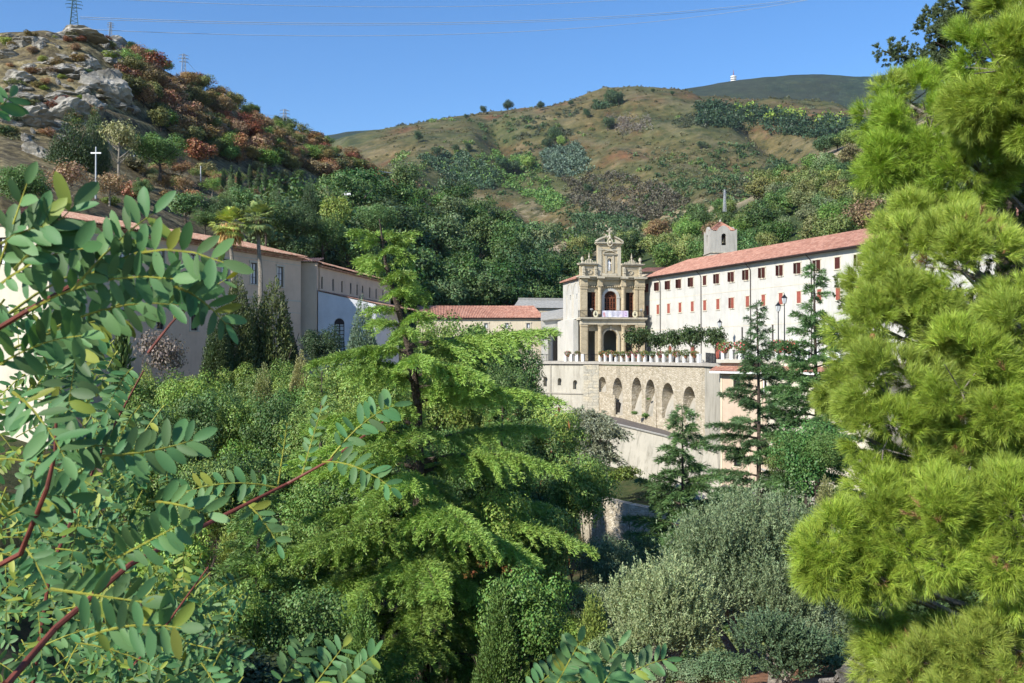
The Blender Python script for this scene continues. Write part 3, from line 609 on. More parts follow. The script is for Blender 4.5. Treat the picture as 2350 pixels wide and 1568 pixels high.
for x0, x1, sgn in ((.02, 3.0, 1), (6.15, 9.4, -1)):
    p = MB(); xa, xb = (x0, min(x1, 2.64)) if sgn > 0 else (6.16, x1)
    p.box(xa, xb, -.05, .5, 12.31, 13.95); p.build('attic_block', T, ch)
    p = MB(); p.box(xa - (.25 if sgn > 0 else -.02), xb + (.25 if sgn < 0 else -.02), -.42, .6, 13.95, 14.08); p.box(xa - (.32 if sgn > 0 else -.02), xb + (.32 if sgn < 0 else -.02), -.52, .62, 14.08, 14.2); p.box(xa + .5, xb - .5, -.12, -.05, 13.4, 13.5); p.build('attic_cornice', TM, ch)
    m_ = (xa + xb) / 2; its = []
    for i in range(9):
        t = i / 8; xx = m_ - 1.0 + 2.0 * t; hh = .18 + .62 * math.exp(-((t - .5) / .2) ** 2)
        q = 14.3
        while q < 14.2 + hh: its.append((xx, -.15, q, random.uniform(.10, .15))); q += .19
    its += [(m_, -.15, 15.1, .16), (m_, -.15, 15.32, .11), (m_, -.15, 15.5, .08), (m_, -.15, 15.68, .05)]
    blobs('carved_crest', its, TM, ch)
    xe = xa + .3 if sgn > 0 else xb - .3
    p = MB(); p.lathe(xe, -.1, [(.2, 14.2), (.12, 14.35), (.13, 14.45), (.26, 14.7), (.24, 14.85), (.16, 14.9), (.2, 15.0), (.05, 15.12)], 10); p.build('urn', TM, ch)
    its = []; p = MB(); archring(p, m_ + .15 * sgn, 12.95, .26, .38, -.16, -.04, None, 12, 0, 2 * math.pi, .9); p.build('oval_niche', TM, ch)
    for xv in (xa + .42, xb - .35):
        v = MB()
        for j, (zz_, pr_) in enumerate(((12.31, .62), (12.55, .5), (12.8, .62), (13.05, .45), (13.3, .5), (13.5, .3))): v.box(xv - .17, xv + .17, -.05 - pr_, -.04, zz_, zz_ + .18)
        v.box(xv - .13, xv + .13, -.38, -.05, 12.3, 13.7); v.build('scroll', TM, ch)
# balcony rail, banner, oval shields, flood lamps
def railing(name, path, h, mat, parent=None, step=.14, post=1.6, r=.012):
    g = MB(); path = [Vector(q) for q in path]
    for a, c in zip(path, path[1:]):
        L = (c - a).length; u = (c - a) / L; up = Vector((0, 0, 1))
        for hh in (h, h * .9, .08): g.tube([a + up * hh, c + up * hh], .022 if hh == h else .015, 4)
        for i in range(int(L / step) + 1):
            q = a + u * min(i * step, L); g.tube([q + up * .08, q + up * h], r, 3, False)
        for i in range(int(L / post) + 1):
            q = a + u * min(i * post, L); g.tube([q, q + up * (h + .04)], .028, 4)
    return g.build(name, mat, parent)
p = MB(); p.box(-.3, 9.82, -1.15, 0, 6.285, 6.33); p.build('balcony_floor', M['paving'], ch)
railing('balcony_rail', [(-.25, -.05, 6.33), (-.25, -1.08, 6.33), (9.78, -1.08, 6.33), (9.78, -.05, 6.33)], .98, M['iron'], ch)
def chp(x, y, z):
    c_, s_ = math.cos(R(12)), math.sin(R(12)); return (9.83 + x * c_ - y * s_, 148 + x * s_ + y * c_, TZ + z)
bn = empty('banner', chp(2.98, -1.12, 6.34), R(12)); tag(bn, 'long white and lilac printed banner tied to the church balcony rail', 'banner')
p = MB(); n = 24
for i in range(n):
    x0, x1 = 3.95 * i / n, 3.95 * (i + 1) / n; w0, w1 = .025 * math.sin(i * 1.3), .025 * math.sin((i + 1) * 1.3)
    p.quad((x0, w0, .02), (x1, w1, .02), (x1, w1, .95), (x0, w0, .95))
p.build('cloth', M['banner'], bn)
pk = flat('print_violet', (0.42, 0.22, 0.46), .7); pg = flat('print_grey', (0.42, 0.40, 0.52), .7); pp = flat('print_pink', (0.62, 0.34, 0.36), .7)
p = MB()
for i, (a, c, z) in enumerate(((.95, 2.9, .78), (1.2, 2.7, .62), (1.3, 2.85, .47), (1.25, 2.6, .33), (1.5, 2.5, .2))):
    x = a
    while x < c: l = random.uniform(.08, .22); p.quad((x, -.035, z), (x + l, -.035, z), (x + l, -.035, z + .045), (x, -.035, z + .045)); x += l + .05
p.build('print_lines', pg, bn)
p = MB(); p.poly([(.3 + .16 * math.cos(t), -.036, .45 + .28 * math.sin(t)) for t in np.linspace(0, 6.28, 14)[:-1]]); p.poly([(.38 + .14 * math.cos(t), -.037, .2 + .15 * math.sin(t)) for t in np.linspace(0, 6.28, 14)[:-1]]); p.build('print_portrait', pp, bn)
p = MB(); archring(p, 3.62, .68, .1, .15, -.037, -.03, None, 12, 0, 6.283); archring(p, 3.62, .3, .06, .13, -.037, -.03, None, 12, 0, 6.283); p.build('print_rings', pk, bn)
crm = flat('cream_enamel', (0.72, 0.66, 0.45), .5, var=.05)
for x, lb in ((2.0, 'left of the banner'), (7.95, 'right of the banner')):
    e = empty('oval_shield', chp(x, -1.14, 6.3), R(12)); tag(e, 'cream oval emblem board on the church balcony rail, ' + lb, 'emblem', 'oval emblem boards on the balcony rail')
    p = MB(); ov = [(.37 * math.cos(t), .50 + .50 * math.sin(t)) for t in np.linspace(0, 6.283, 19)[:-1]]
    p.poly([(a, 0, z) for a, z in ov]); p.poly([(a, .05, z) for a, z in ov][::-1])
    for (a0, z0), (a1, z1) in zip(ov, ov[1:] + ov[:1]): p.quad((a0, 0, z0), (a1, 0, z1), (a1, .05, z1), (a0, .05, z0))
    p.build('board', crm, e)
    q = MB(); archring(q, 0, .45, .12, .16, -.02, 0, None, 10, 0, 6.283); q.box(-.02, .02, -.02, -.002, .2, .85); q.box(-.1, .1, -.02, -.003, .7, .74); q.poly([(-.09, -.015, .5), (.09, -.015, .5), (.07, -.015, .38), (0, -.015, .32), (-.07, -.015, .38)]); q.build('crest', M['frame'], e)
for x in (1.45, 8.95):
    e = empty('floodlight', chp(x, -1.0, 7.3), R(12)); tag(e, 'small grey floodlight on the church balcony rail, ' + ('at its left end' if x < 5 else 'at its right end'), 'floodlight', 'floodlights on the balcony')
    p = MB(); p.lathe(0, 0, [(.06, -.2), (.08, -.05), (.22, .1), (.24, .22), (.1, .3)], 10); p.build('housing', M['galv'], e); p = MB(); p.tube([(0, 0, -.95), (0, 0, -.2)], .03, 5); p.build('post', M['iron'], e)
# the statue in the niche
st = MB(); st.lathe(0, 0, [(.26, 0), (.30, .05), (.28, .1), (.22, .5), (.20, .9), (.24, 1.15), (.25, 1.3), (.13, 1.42), (.07, 1.46), (.075, 1.5), (.11, 1.56), (.12, 1.64), (.10, 1.72), (.03, 1.78)], 14, 1, .75)
st.tube([(-.22, 0, 1.28), (-.30, -.08, 1.05), (-.14, -.2, .98)], [.08, .075, .05], 8); st.tube([(.22, 0, 1.28), (.29, -.06, 1.0), (.16, -.2, 1.12)], [.08, .075, .05], 8)
for a in (-.12, -.03, .07, .15): st.tube([(a, -.2, .08), (a * .8, -.17, .9)], [.035, .02], 5)
o = st.build('statue', M['marble'], None, True); o.location = chp(4.42, .12, 13.12); o.rotation_euler = (0, 0, R(12)); tag(o, 'white marble robed figure standing in the niche high on the church front', 'statue')

# ------------------------------------------------------------------ white monastery wing
AW = R(-70); wg = empty('monastery_wing', (19.6, 152, 0), AW); tag(wg, 'long white three storey monastery wing with red brown shutters and a terracotta roof', 'building')
cW, sW = math.cos(AW), math.sin(AW)
def wpos(px):  # distance along the wing wall for a sight line
    k = (px - CX) / F; return (k * 152 - 19.6) / (cW - k * sW)
up = [67, 163, 264, 364, 475, 596, 712, 848, 981, 1131, 1294, 1456, 1636, 1817, 2015, 2230, 2460]; lo_ = [70, 167, 265, 370, 483, 597, 718, 848, 990, 1136, 1296, 1462, 1650, 1822, 2010, 2230]
U = [wpos(1468.8 + c * .25) for c in up]; LO = [wpos(1468.8 + c * .25) for c in lo_]
L = 78; ZB, ZE = TZ - .4, 11.25
ops = [(s - .42, s + .42, 9.2, 10.45) for s in U] + [(s - .36, s + .36, 5.85, 7.2) for s in LO]
ops += [(wpos(1773) - .2, wpos(1773) + .2, 1.7, 3.6), (wpos(1703) - .2, wpos(1703) + .2, 1.7, 3.4)]
doors = [wpos(1468.8 + c * .25) for c in (272, 480, 706)]; ops += [(s - .55, s + .55, TZ, 1.3, 1) for s in doors]
pa = wpos(1468.8 + 100 * .25); ops += [(pa - 1.5, pa + 1.2, TZ, 3.1, 1)]
b = MB(); wall(b, 0, L, ZB, ZE, ops, .25); b.box(0, L, .26, .5, ZB, ZE); b.quad((0, 0, ZB), (0, 10, ZB), (0, 10, ZE), (0, 0, ZE)); b.quad((0, 10, ZB), (L, 10, ZB), (L, 10, ZE), (0, 10, ZE)); b.quad((L, 0, ZB), (L, 10, ZB), (L, 10, ZE), (L, 0, ZE))
b.build('wall', M['white_plaster'], wg)
b = MB(); b.box(0.03, L - .03, .03, 9.97, -17, ZB); b.build('foundation', M['limewash'], wg)
b = MB(); ruled_roof(b, (-.4, -.7, ZE + .02), (L + .4, -.7, ZE + .02), (4.5, 5, ZE + 2.6), (L - 4, 5, ZE + 2.6)); ruled_roof(b, (-.4, 10.6, ZE), (L + .4, 10.6, ZE), (4.5, 5, ZE + 2.6), (L - 4, 5, ZE + 2.6)); b.poly([(-.4, -.7, ZE + .05), (-.4, 10.6, ZE + .05), (4.5, 5, ZE + 2.6)])
b.build('roof', M['tile'], wg)
b = MB(); b.box(-.35, L + .3, -.62, -.02, ZE - .1, ZE); b.tube([(-.3, -.72, ZE - .02), (L + .3, -.72, ZE - .02)], .08, 6); b.build('eaves_gutter', M['frame'], wg)
b = MB(); b.box(0, L, -.025, 0, 7.95, 8.03); b.box(0, L, -.025, 0, 3.55, 3.63); b.build('string_course', M['end_plaster'], wg)
for c in (190, 565, 1020, 1580):
    s = wpos(1468.8 + c * .25); b = MB(); b.tube([(s - .3, -.7, ZE - .05), (s - .05, -.15, ZE - .7), (s, -.09, ZE - 1), (s, -.09, TZ)], .05, 6); b.build('downpipe', M['frame'], wg)
st_u = ['open'] * len(U); st_u[5] = 'shut'; st_u[13] = 'shut'
window_set(wg, [(s, 9.2, a) for s, a in zip(U, st_u)], .84, 1.25, (M['curtain'], M['shutter']), (M['end_plaster'], .14), M['shutter'])
st_l = ['shut'] * len(LO); st_l[7] = 'open'; st_l[2] = 'ajar'
window_set(wg, [(s, 5.85, a) for s, a in zip(LO, st_l)], .72, 1.35, (M['curtain'], M['shutter_red']), (M['end_plaster'], .12), M['shutter_red'])
window_set(wg, [(wpos(1773), 1.7, 'none'), (wpos(1703), 1.7, 'none')], .4, 1.8, (M['glass'], M['frame']), None, None, mull=False)
for s in doors: b = MB(); b.box(s - .54, s + .54, .14, .2, TZ, 1.25); b.box(s - .03, s + .03, .1, .14, TZ, 1.2); b.build('door', M['shutter_red'], wg)
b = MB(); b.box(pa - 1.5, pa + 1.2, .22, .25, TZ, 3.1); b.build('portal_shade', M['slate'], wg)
# low roof behind, between church and wing
b = MB(); b.box(0, 9, 0, 6, TZ, 12.7); lb = b.build('rear_chapel', M['cream_plaster']); lb.location = (19.5, 158, 0); lb.rotation_euler = (0, 0, R(-14)); tag(lb, 'cream rear chapel block seen between the church attic and the wing roof', 'building')
b = MB(); ruled_roof(b, (-.4, -.5, 12.7), (9.4, -.5, 12.7), (1, 3, 13.6), (8, 3, 13.6)); b.build('roof', M['tile'], lb)

# ------------------------------------------------------------------ bell tower
bt = empty('bell_tower', (29.0, 149.5, 0), R(3)); tag(bt, 'square grey plastered bell tower with a small tiled pyramid roof behind the white wing', 'tower')
w = 3.95
def swoop(mb, f):
    n = 16
    mb.f = f; top = lambda t: 18.05 + .85 * max(0, math.cos((t - .5) * math.pi * 1.9)) ** 1.0 * (1 if abs(t - .5) < .27 else 0) + (.35 * (abs(t - .5) * 2) ** 6)
    for i in range(n):
        a, c = i / n, (i + 1) / n
        for t0, t1 in ((a, c),): mb.quad((w * t0, 0, 17.9), (w * t1, 0, 17.9), (w * t1, 0, top(t1)), (w * t0, 0, top(t0))); mb.quad((w * t0, 0, top(t0)), (w * t1, 0, top(t1)), (w * t1, .35, top(t1)), (w * t0, .35, top(t0)))
b = MB(); FR = [lambda a, y, z: (a, y, z), lambda a, y, z: (y, w - a, z), lambda a, y, z: (w - a, w - y, z), lambda a, y, z: (w - y, a, z)]
for f in FR:
    b.f = f; wall(b, 0, w, 15.0, 17.9, [(1.65, 2.35, 16.0, 17.72, 1)], .35); swoop(b, f)
b.build('belfry_wall', M['tower_plaster'], bt)
b = MB()
for f in FR: b.f = f; wall(b, .04, w - .04, -1, 14.85, [(1.65, 2.35, 13.0, 14.5, 1)], .35, .05)
b.build('tower_wall', M['limewash'], bt)
b = MB(); b.box(-.1, w + .1, -.1, w + .1, 14.85, 15.0); b.build('string_course', M['ashlar'], bt)
b = MB(); c = (w / 2, w / 2, 19.65)
for k_ in range(4):
    q = [(.1, .1, 18.15), (w - .1, .1, 18.15), (w - .1, w - .1, 18.15), (.1, w - .1, 18.15)]; ruled_roof(b, q[k_], q[(k_ + 1) % 4], Vector(c) + (Vector(q[k_]) - Vector(c)) * .02, Vector(c) + (Vector(q[(k_ + 1) % 4]) - Vector(c)) * .02, .28)
b.build('roof', M['tile'], bt)
b = MB(); b.lathe(w / 2, w / 2, [(.14, 19.6), (.2, 19.8), (.06, 19.95), (.04, 20.1)], 8); b.build('finial', M['limewash'], bt)
bl = MB(); bl.lathe(0, 0, [(.34, 0), (.33, .06), (.24, .25), (.19, .5), (.17, .62), (.06, .7)], 14); o = bl.build('bell', M['bronze'], None, True); r_ = Matrix.Rotation(R(3), 3, 'Z') @ Vector((2.0, .4, 0)); o.location = (29.0 + r_.x, 149.5 + r_.y, 16.3); tag(o, 'dark bronze bell hanging in the front arch of the bell tower', 'bell')
g = MB(); g.box(-.3, .3, -.05, .05, .7, .84); g.tube([(0, 0, .05), (0, 0, -.12)], .03, 5); g.build('yoke', M['frame'], o)

# ------------------------------------------------------------------ terrace and its walls
A_, B_, C_, D_ = Vector((3.7, 148.5, 0)), Vector((10.2, 144, 0)), Vector((12.1, 143, 0)), Vector((22.2, 118, 0))
def frame_on(a, c, name, label, cat, z=0):
    d = c - a; e = empty(name, (a.x, a.y, z), math.atan2(d.y, d.x)); tag(e, label, cat); return e, d.length
tw, LT = frame_on(C_, D_, 'terrace_wall', 'tall rubble retaining wall with six narrow round arches under the church terrace', 'wall')
arcs = [(605, 52, 222, 335, 0), (717, 72, 228, 500, 0), (857, 74, 226, 505, 0), (957, 72, 240, 515, 0), (1086, 86, 266, 530, 0), (1243, 90, 292, 560, 0)]
d = (D_ - C_).normalized(); ops = []
for cx_, wd_, yt, yb, _ in arcs:
    X = 1193.3 + cx_ * .3122; k = (X - CX) / F; s = (k * C_.y - C_.x) / (d.x - k * d.y); Y = C_.y + d.y * s
    hw = wd_ * .3122 / F * Y / 2 / abs(d.x - k * d.y); zt = (HZ - (795.6 + yt * .3122)) / F * Y; zb = (HZ - (795.6 + yb * .3122)) / F * Y
    ops.append((s - hw, s + hw, zb, zt, 1, min(1.9, (zt - zb) * .4 / hw)))
b = MB(); wall(b, 0, LT, -13.5, -1.5, ops, 6.5)
b.box(0, LT, 6.52, 6.8, -13.5, -1.5); b.quad((LT, 0, -13.5), (LT, 6, -13.5), (LT, 6, -1.5), (LT, 0, -1.5)); b.build('rubble_face', M['rubble'], tw)
for o_ in ops:                               # smooth rendered splay filling the lower part of each niche
    f = MB(); x0, x1, z0, z1 = o_[:4]; zm = z0 + (z1 - z0) * .66; n = 5
    for i in range(n):
        t0, t1 = i / n, (i + 1) / n; y_ = lambda t: .35 + 1.1 * t ** 1.6; z_ = lambda t: z0 + (zm - z0) * t
        f.quad((x0 + .02, y_(t0), z_(t0)), (x1 - .02, y_(t0), z_(t0)), (x1 - .02, y_(t1), z_(t1)), (x0 + .02, y_(t1), z_(t1)))
    f.quad((x0 + .02, 1.45, zm), (x1 - .02, 1.45, zm), (x1 - .02, 6.4, zm - .3), (x0 + .02, 6.4, zm - .3)); f.build('niche_splay', M['concrete'], tw)
b = MB(); b.box(ops[1][0] + .55, ops[1][0] + 1.3, .3, .42, ops[1][2] + .3, ops[1][2] + 1.7); b.build('drain_opening', M['dark'], tw)
for s0 in (4.6, 15.7):
    f = MB(); f.quad((s0 - .5, -.25, -10), (s0 + .5, -.25, -10), (s0 + .25, -.03, -5.5), (s0 - .25, -.03, -5.5)); f.quad((s0 - .5, -.25, -10), (s0 - .25, -.03, -5.5), (s0 - .25, .1, -5.5), (s0 - .5, .1, -10)); f.quad((s0 + .5, -.25, -10), (s0 + .25, -.03, -5.5), (s0 + .25, .1, -5.5), (s0 + .5, .1, -10)); f.build('buttress', M['rubble'], tw)
lw, LL = frame_on(A_, B_, 'terrace_left_wall', 'stained pale plastered retaining wall with three small arches left of the stone corner', 'wall')
b = MB(); s_ = LL / 345.0; lops = [(45 * s_, 75 * s_, -4.6, -3.2, 1), (150 * s_, 178 * s_, -4.4, -3.35, 1), (262 * s_, 292 * s_, -4.9, -3.6, 1)]
wall(b, 0, LL, -8.3, -1.35, lops, .6); b.box(0, LL, .65, 1.2, -8.3, -1.35); b.quad((0, 0, -8.3), (0, 8, -8.3), (0, 8, -1.35), (0, 0, -1.35)); b.build('plaster_face', M['limewash'], lw)
b = MB(); b.box(0, LL, -.14, 0, -5.6, -5.42); b.box(95 * s_, 103 * s_, -.12, 0, -8.3, -1.4); b.build('ledge', M['concrete'], lw)
cw, LC = frame_on(B_, C_, 'corner_bastion', 'grey squared stone corner pier of the terrace below the church door', 'wall')
b = MB()
for i in range(17):                           # courses of squared stone
    z0 = -8.3 + i * .41; off = .25 if i % 2 else 0; x = -.1
    while x < LC + .05:
        l = random.uniform(.55, .8); x1 = min(x + l, LC + .1)
        q = MB(); j = random.uniform(0, .03); q.box(x + .01, x1 - .01, -.16 - j, .2, z0 + .01, z0 + .4); so_ = q.build('stone', M['ashlar'], cw); x = x1
b = MB(); b.box(-.08, LC + .08, -.12, 1.2, -8.3, -1.36); b.build('mortar', M['concrete'], cw)
# terrace floor and edge slab
E_ = Vector((22.6, 111, 0)); dE = Vector((.574, -.819, 0)); G_ = E_ + dE * 16
def wv(s, y=0): return Vector((19.6 + cW * s - sW * y, 152 + sW * s + cW * y, 0))
def prism(mb, poly, z0, z1):
    n = len(poly); k = mb.pts([(p.x, p.y, z0) for p in poly] + [(p.x, p.y, z1) for p in poly])
    mb.fc.append(tuple(range(k, k + n))[::-1]); mb.fc.append(tuple(range(k + n, k + 2 * n)))
    for i in range(n): mb.fc.append((k + i, k + (i + 1) % n, k + n + (i + 1) % n, k + n + i))
nn = Vector((-.93, -.37, 0)) * .3
b = MB(); prism(b, [A_ + Vector((-.2, -.3, 0)), B_ + Vector((-.1, -.35, 0)), C_ + Vector((-.2, -.3, 0)), D_ + nn, E_ + nn, wv(44, .2), wv(0, .2), Vector((19, 160, 0)), Vector((3.6, 160, 0))], -1.34, TZ - .01)
o = b.build('terrace', M['paving']); o['kind'] = 'structure'
# balustrade: white piers with iron panels
PIER = MB(); PIER.box(-.19, .19, -.19, .19, 0, .95); PIER.box(-.23, .23, -.23, .23, .95, 1.03); PIERM = PIER.mesh('pier', M['paint'])
SP = 1.58; PAN = MB()
for hh in (.92, .12): PAN.box(.2, SP - .2, -.02, .02, hh - .02, hh + .02)
for i in range(9): PAN.box(.24 + i * (SP - .5) / 8, .265 + i * (SP - .5) / 8, -.012, .012, .12, .92)
PANM = PAN.mesh('iron_panel', M['iron'])
PLM = MB(); PLM.lathe(0, 0, [(.16, 0), (.2, .05), (.25, .3), (.27, .32)], 10); PLM = PLM.mesh('pot', M['clay_pot'])
def ball(name, n, r, ls, mat, sq=.7, z=.55):
    o = sph(n); C = o * np.array([r, r, r * sq]) * rng.uniform(.55, 1.05, n)[:, None]; C[:, 2] += z
    return leaves(name, C, o * .6 + rng.normal(size=(n, 3)) * .6, ls, ls * .8, mat)
GER = [ball('foliage', 420, .55, .13, M['leaf']) for _ in range(2)]; FLO = [ball('flowers', 120, .58, .11, M['leaf'], .75, .48) for _ in range(3)]
def planter(p, lb, heavy, pink=None):
    e = empty('flower_planter', p, random.uniform(0, 6)); tag(e, lb, 'planter', 'geranium planters along the terrace balustrade')
    k = random.uniform(.85, 1.1); e.scale = (k, k, k); link('pot', PLM, e); link('foliage', random.choice(GER), e, jit((.07, .10, .03)))
    if heavy: fl_ = link('flowers', random.choice(FLO), e, pink or random.choice([(.5, .05, .08), (.55, .12, .2), (.45, .07, .05)])); fl_['kind'] = 'stuff'
def balustrade(p0, d, n, z, label, first=0, every=1, lean=None, sp=SP, plants=True, names=None):
    e = empty('balustrade', (p0.x, p0.y, z), math.atan2(d.y, d.x)); tag(e, label, 'balustrade', 'white pier balustrades of the terrace')
    for i in range(n):
        o = link('pier', PIERM, e); o.location = (i * sp, 0, 0)
        if i < n - 1: q = link('iron_panel', PANM, e); q.location = (i * sp, 0, 0); q.scale = (sp / SP, 1, 1)
    return e
dd = (D_ - C_).normalized(); off = Vector((.12, .05, 0))
p0 = C_ + dd * .3 + off; balustrade(p0, dd, 17, TZ, 'white pier balustrade with iron panels along the arched terrace wall')
for i in range(13):
    p = p0 + dd * ((i * 1.25 + .45) * SP + 0) + Vector((.05, .0, 0)); 
    if (p - p0).length > LT: break
    planter((p.x - .1, p.y, TZ + .55), 'geranium planter on the main terrace balustrade, %s' % ('thick with pink flowers' if i in (1, 4, 5, 8) else 'mostly green leaves'), True if i in (1, 4, 5, 8) else i % 2 == 0, (.6, .12, .22) if i in (1, 4, 5, 8) else (.35, .08, .04))
d2 = (B_ - A_).normalized(); pB = A_ + d2 * 4.7 + Vector((.1, .15, 0)); balustrade(pB, d2, 4, TZ, 'short white pier balustrade at the foot of the church side wall', sp=.95)
planter((pB.x + .3, pB.y - .2, TZ + .6), 'pink geranium planter on the short balustrade beside the church corner', True, (.6, .12, .22)); planter((pB.x + 1.6, pB.y - .9, TZ + .6), 'leafy planter with dark red flowers on the short balustrade', True, (.35, .06, .05))
railing('terrace_rail', [(A_.x, A_.y, TZ), tuple((A_ + d2 * 1.9 + Vector((0, 0, TZ))))], 1.0, M['iron']); tag(bpy.data.objects['terrace_rail'], 'black iron railing at the left end of the terrace', 'railing')
gr = railing('doorway_rail', [tuple(B_ + Vector((-.4, .3, TZ))), tuple(C_ + Vector((-.1, .1, TZ)))], 1.0, M['iron']); tag(gr, 'black iron railing across the stone corner pier in front of the church door', 'railing')
sr = railing('stair_rail', [tuple(D_ + Vector((.1, -.2, TZ))), (22.5, 113.5, TZ - .1), (23.0, 111.4, -4.6)], 1.15, M['iron'], step=.09); tag(sr, 'black iron railing going down the outer stair beside the arched wall', 'railing')
b = MB(); pl = [D_ + Vector((.0, 0, 0)), E_ + Vector((.2, 0, 0)), E_ + Vector((4, 1.5, 0)), D_ + Vector((5, 2, 0))]; prism(b, pl, -15.5, -1.36); o = b.build('stair_wall', M['stained']); tag(o, 'plain rendered wall behind the outer stair between arched wall and peach building', 'wall')
# peach building below the right part of the terrace
pe = empty('peach_building', (E_.x, E_.y, 0), math.atan2(dE.y, dE.x)); tag(pe, 'peach plastered building with a tiled skirt roof under the right end of the terrace', 'building')
b = MB(); wall(b, 0, 6.9, -15.5, -.9, [(1.85, 2.8, -3.85, -2.3, 1), (1.9, 2.9, -11.9, -10.3), (6.1, 6.45, -4.2, -2.4)], .3); b.box(0, 6.9, .35, .6, -15.5, -.9); b.quad((0, 0, -15.5), (0, 6, -15.5), (0, 6, -.9), (0, 0, -.9)); b.build('wall', M['peach_plaster'], pe)
b = MB(); b.box(6.9, 20, -.5, 6, -15.5, -.9); b.build('yellow_wall', M['end_plaster'], pe)
b = MB()
for s0 in (.02, 3.9, 5.6): b.box(s0, s0 + .25, -.06, 0, -15.5, -2.2)
b.build('pilaster', M['cream_plaster'], pe)
window_set(pe, [(2.33, -3.85, 'none')], .95, 1.5, (M['glass'], M['frame']), (M['cream_plaster'], .1), None); window_set(pe, [(2.4, -11.9, 'none')], 1.0, 1.6, (M['glass'], M['frame']), (M['cream_plaster'], .1), None); window_set(pe, [(6.28, -4.2, 'none')], .33, 1.8, (M['glass'], M['frame']), (M['paint'], .12), None, mull=False)
b = MB(); ruled_roof(b, (-.7, -1.0, -1.78), (7.2, -1.0, -1.78), (-.7, .0, -1.3), (7.2, 0, -1.3), .34, .06); ruled_roof(b, (7.0, -1.45, -1.72), (20, -1.45, -1.72), (7.0, -.48, -1.25), (20, -.48, -1.25), .34, .07); b.build('skirt_roof', M['tile'], pe)
b = MB(); b.box(-.7, 7.2, -.98, 0, -2.0, -1.8); b.box(7.0, 20, -1.43, -.5, -1.96, -1.75); b.build('fascia', M['paint'], pe)
b = MB(); b.box(-.1, 20, -.55, 6, -.88, -.5); b.build('terrace_edge', M['limewash'], pe)
b = MB(); prism(b, [E_ + dE * 0 + Vector((.6, .4, 0)), E_ + dE * 20 + Vector((.6, .4, 0)), wv(62, 0), wv(44, 0)], -.8, -.52); o = b.build('terrace', M['paving']); o['kind'] = 'structure'
q0 = E_ + Vector((.35, .1, 0)); balustrade(q0, dE, 13, -.5, 'white pier balustrade above the tiled skirt roof of the peach building', sp=1.25)
for i, (s, lb) in enumerate(((.2, 'overflowing planter of red geraniums at the head of the outer stair'), (2.6, 'red geranium planter second from the head of the outer stair'), (7.6, 'pink geranium planter at the foot of the two tall street lamps'), (9.0, 'wide green and red planter just left of the tallest street lamp'))):
    p = q0 + dE * s; planter((p.x, p.y, .15), lb, True, (.55, .05, .09)); bpy.context.view_layer.update()
    COL.objects[-1].parent.scale = (1.5, 1.5, 1.45)
# parapet shrubs and lamps
def lamp(px, s_or, Y, h, zb, lb):
    x = (px - CX) / F * Y; e = empty('street_lamp', (x, Y, zb)); tag(e, lb, 'street lamp', 'black lantern street lamps on the terrace')
    p = MB(); p.lathe(0, 0, [(.16, 0), (.17, .3), (.09, .45), (.07, .6), (.055, h * .6), (.045, h - 1.0), (.09, h - .95), (.04, h - .9), (.06, h - .82)], 10); p.build('pole', M['iron'], e)
    z0 = h - .82; g = MB(); g.lathe(0, 0, [(.16, z0), (.27, z0 + .55)], 6); g.build('glass', M['lampglass'], e)
    p = MB()
    for j in range(6): a = j * math.pi / 3; p.tube([(.165 * math.cos(a), .165 * math.sin(a), z0), (.275 * math.cos(a), .275 * math.sin(a), z0 + .55)], .014, 4)
    p.lathe(0, 0, [(.31, z0 + .55), (.3, z0 + .6), (.12, z0 + .78), (.1, z0 + .84), (.03, z0 + .92), (.02, z0 + 1.05)], 6); p.lathe(0, 0, [(.05, z0 - .02), (.18, z0)], 6); p.build('lantern_frame', M['iron'], e)
M['lampglass'] = flat('lantern_glass', (.55, .57, .58), .15, var=.05)
lamp(1652, 0, 127, 5.2, TZ, 'black lantern lamp post nearest the church, rising among the terrace trees'); lamp(1646.5, 0, 141, 4.9, TZ, 'smaller more distant lantern lamp post just left of the first one')
lamp(1786.3, 0, 103.5, 5.7, -.5, 'shorter left one of the pair of lantern lamp posts before the wing'); lamp(1800.5, 0, 101, 6.35, -.5, 'tallest lantern lamp post, right one of the pair before the wing')

# ------------------------------------------------------------------ ramp and lower walls
RT = [Vector((2.6, 145.5, -8.25)), Vector((6.5, 141, -8.3)), Vector((10, 135, -8.35)), Vector((12.8, 127, -8.5)), Vector((17.8, 120, -9.4)), Vector((23.5, 112, -10.9)), Vector((27, 104, -12.2))]
IN = [Vector((4.5, 149, -8.25)), Vector((8, 146, -8.28)), Vector((12.5, 143.5, -8.3)), Vector((14.5, 138, -8.45)), Vector((19, 127, -9.3)), Vector((24, 118, -10.8)), Vector((30, 108, -12.2))]
b = MB()
for i in range(6): b.quad(RT[i], RT[i + 1], IN[i + 1], IN[i])
o = b.build('ramp_road', M['asphalt']); o['kind'] = 'structure'
b = MB()
for i in range(6):
    a, c = RT[i], RT[i + 1]; q = (c - a).normalized(); nrm = Vector((q.y, -q.x, 0)).normalized() * -1
    if nrm.y > 0: nrm = -nrm
    n = 4
    for j in range(n):
        t0, t1 = j / n, (j + 1) / n; f_ = lambda p, t: (p.x + nrm.x * 2.2 * t ** 1.3, p.y + nrm.y * 2.2 * t ** 1.3, p.z - .12 - 9.5 * t)
        b.quad(f_(a, t0), f_(c, t0), f_(c, t1), f_(a, t1))
o = b.build('ramp_wall', M['stained']); tag(o, 'battered stained retaining wall holding up the curving ramp below the arches', 'wall')
b = MB()
for i in range(6):
    a, c = RT[i], RT[i + 1]; b.tube([a + Vector((-.1, -.15, -.05)), c + Vector((-.1, -.15, -.05))], .12, 4)
cp = b.build('coping', M['slate'], o)
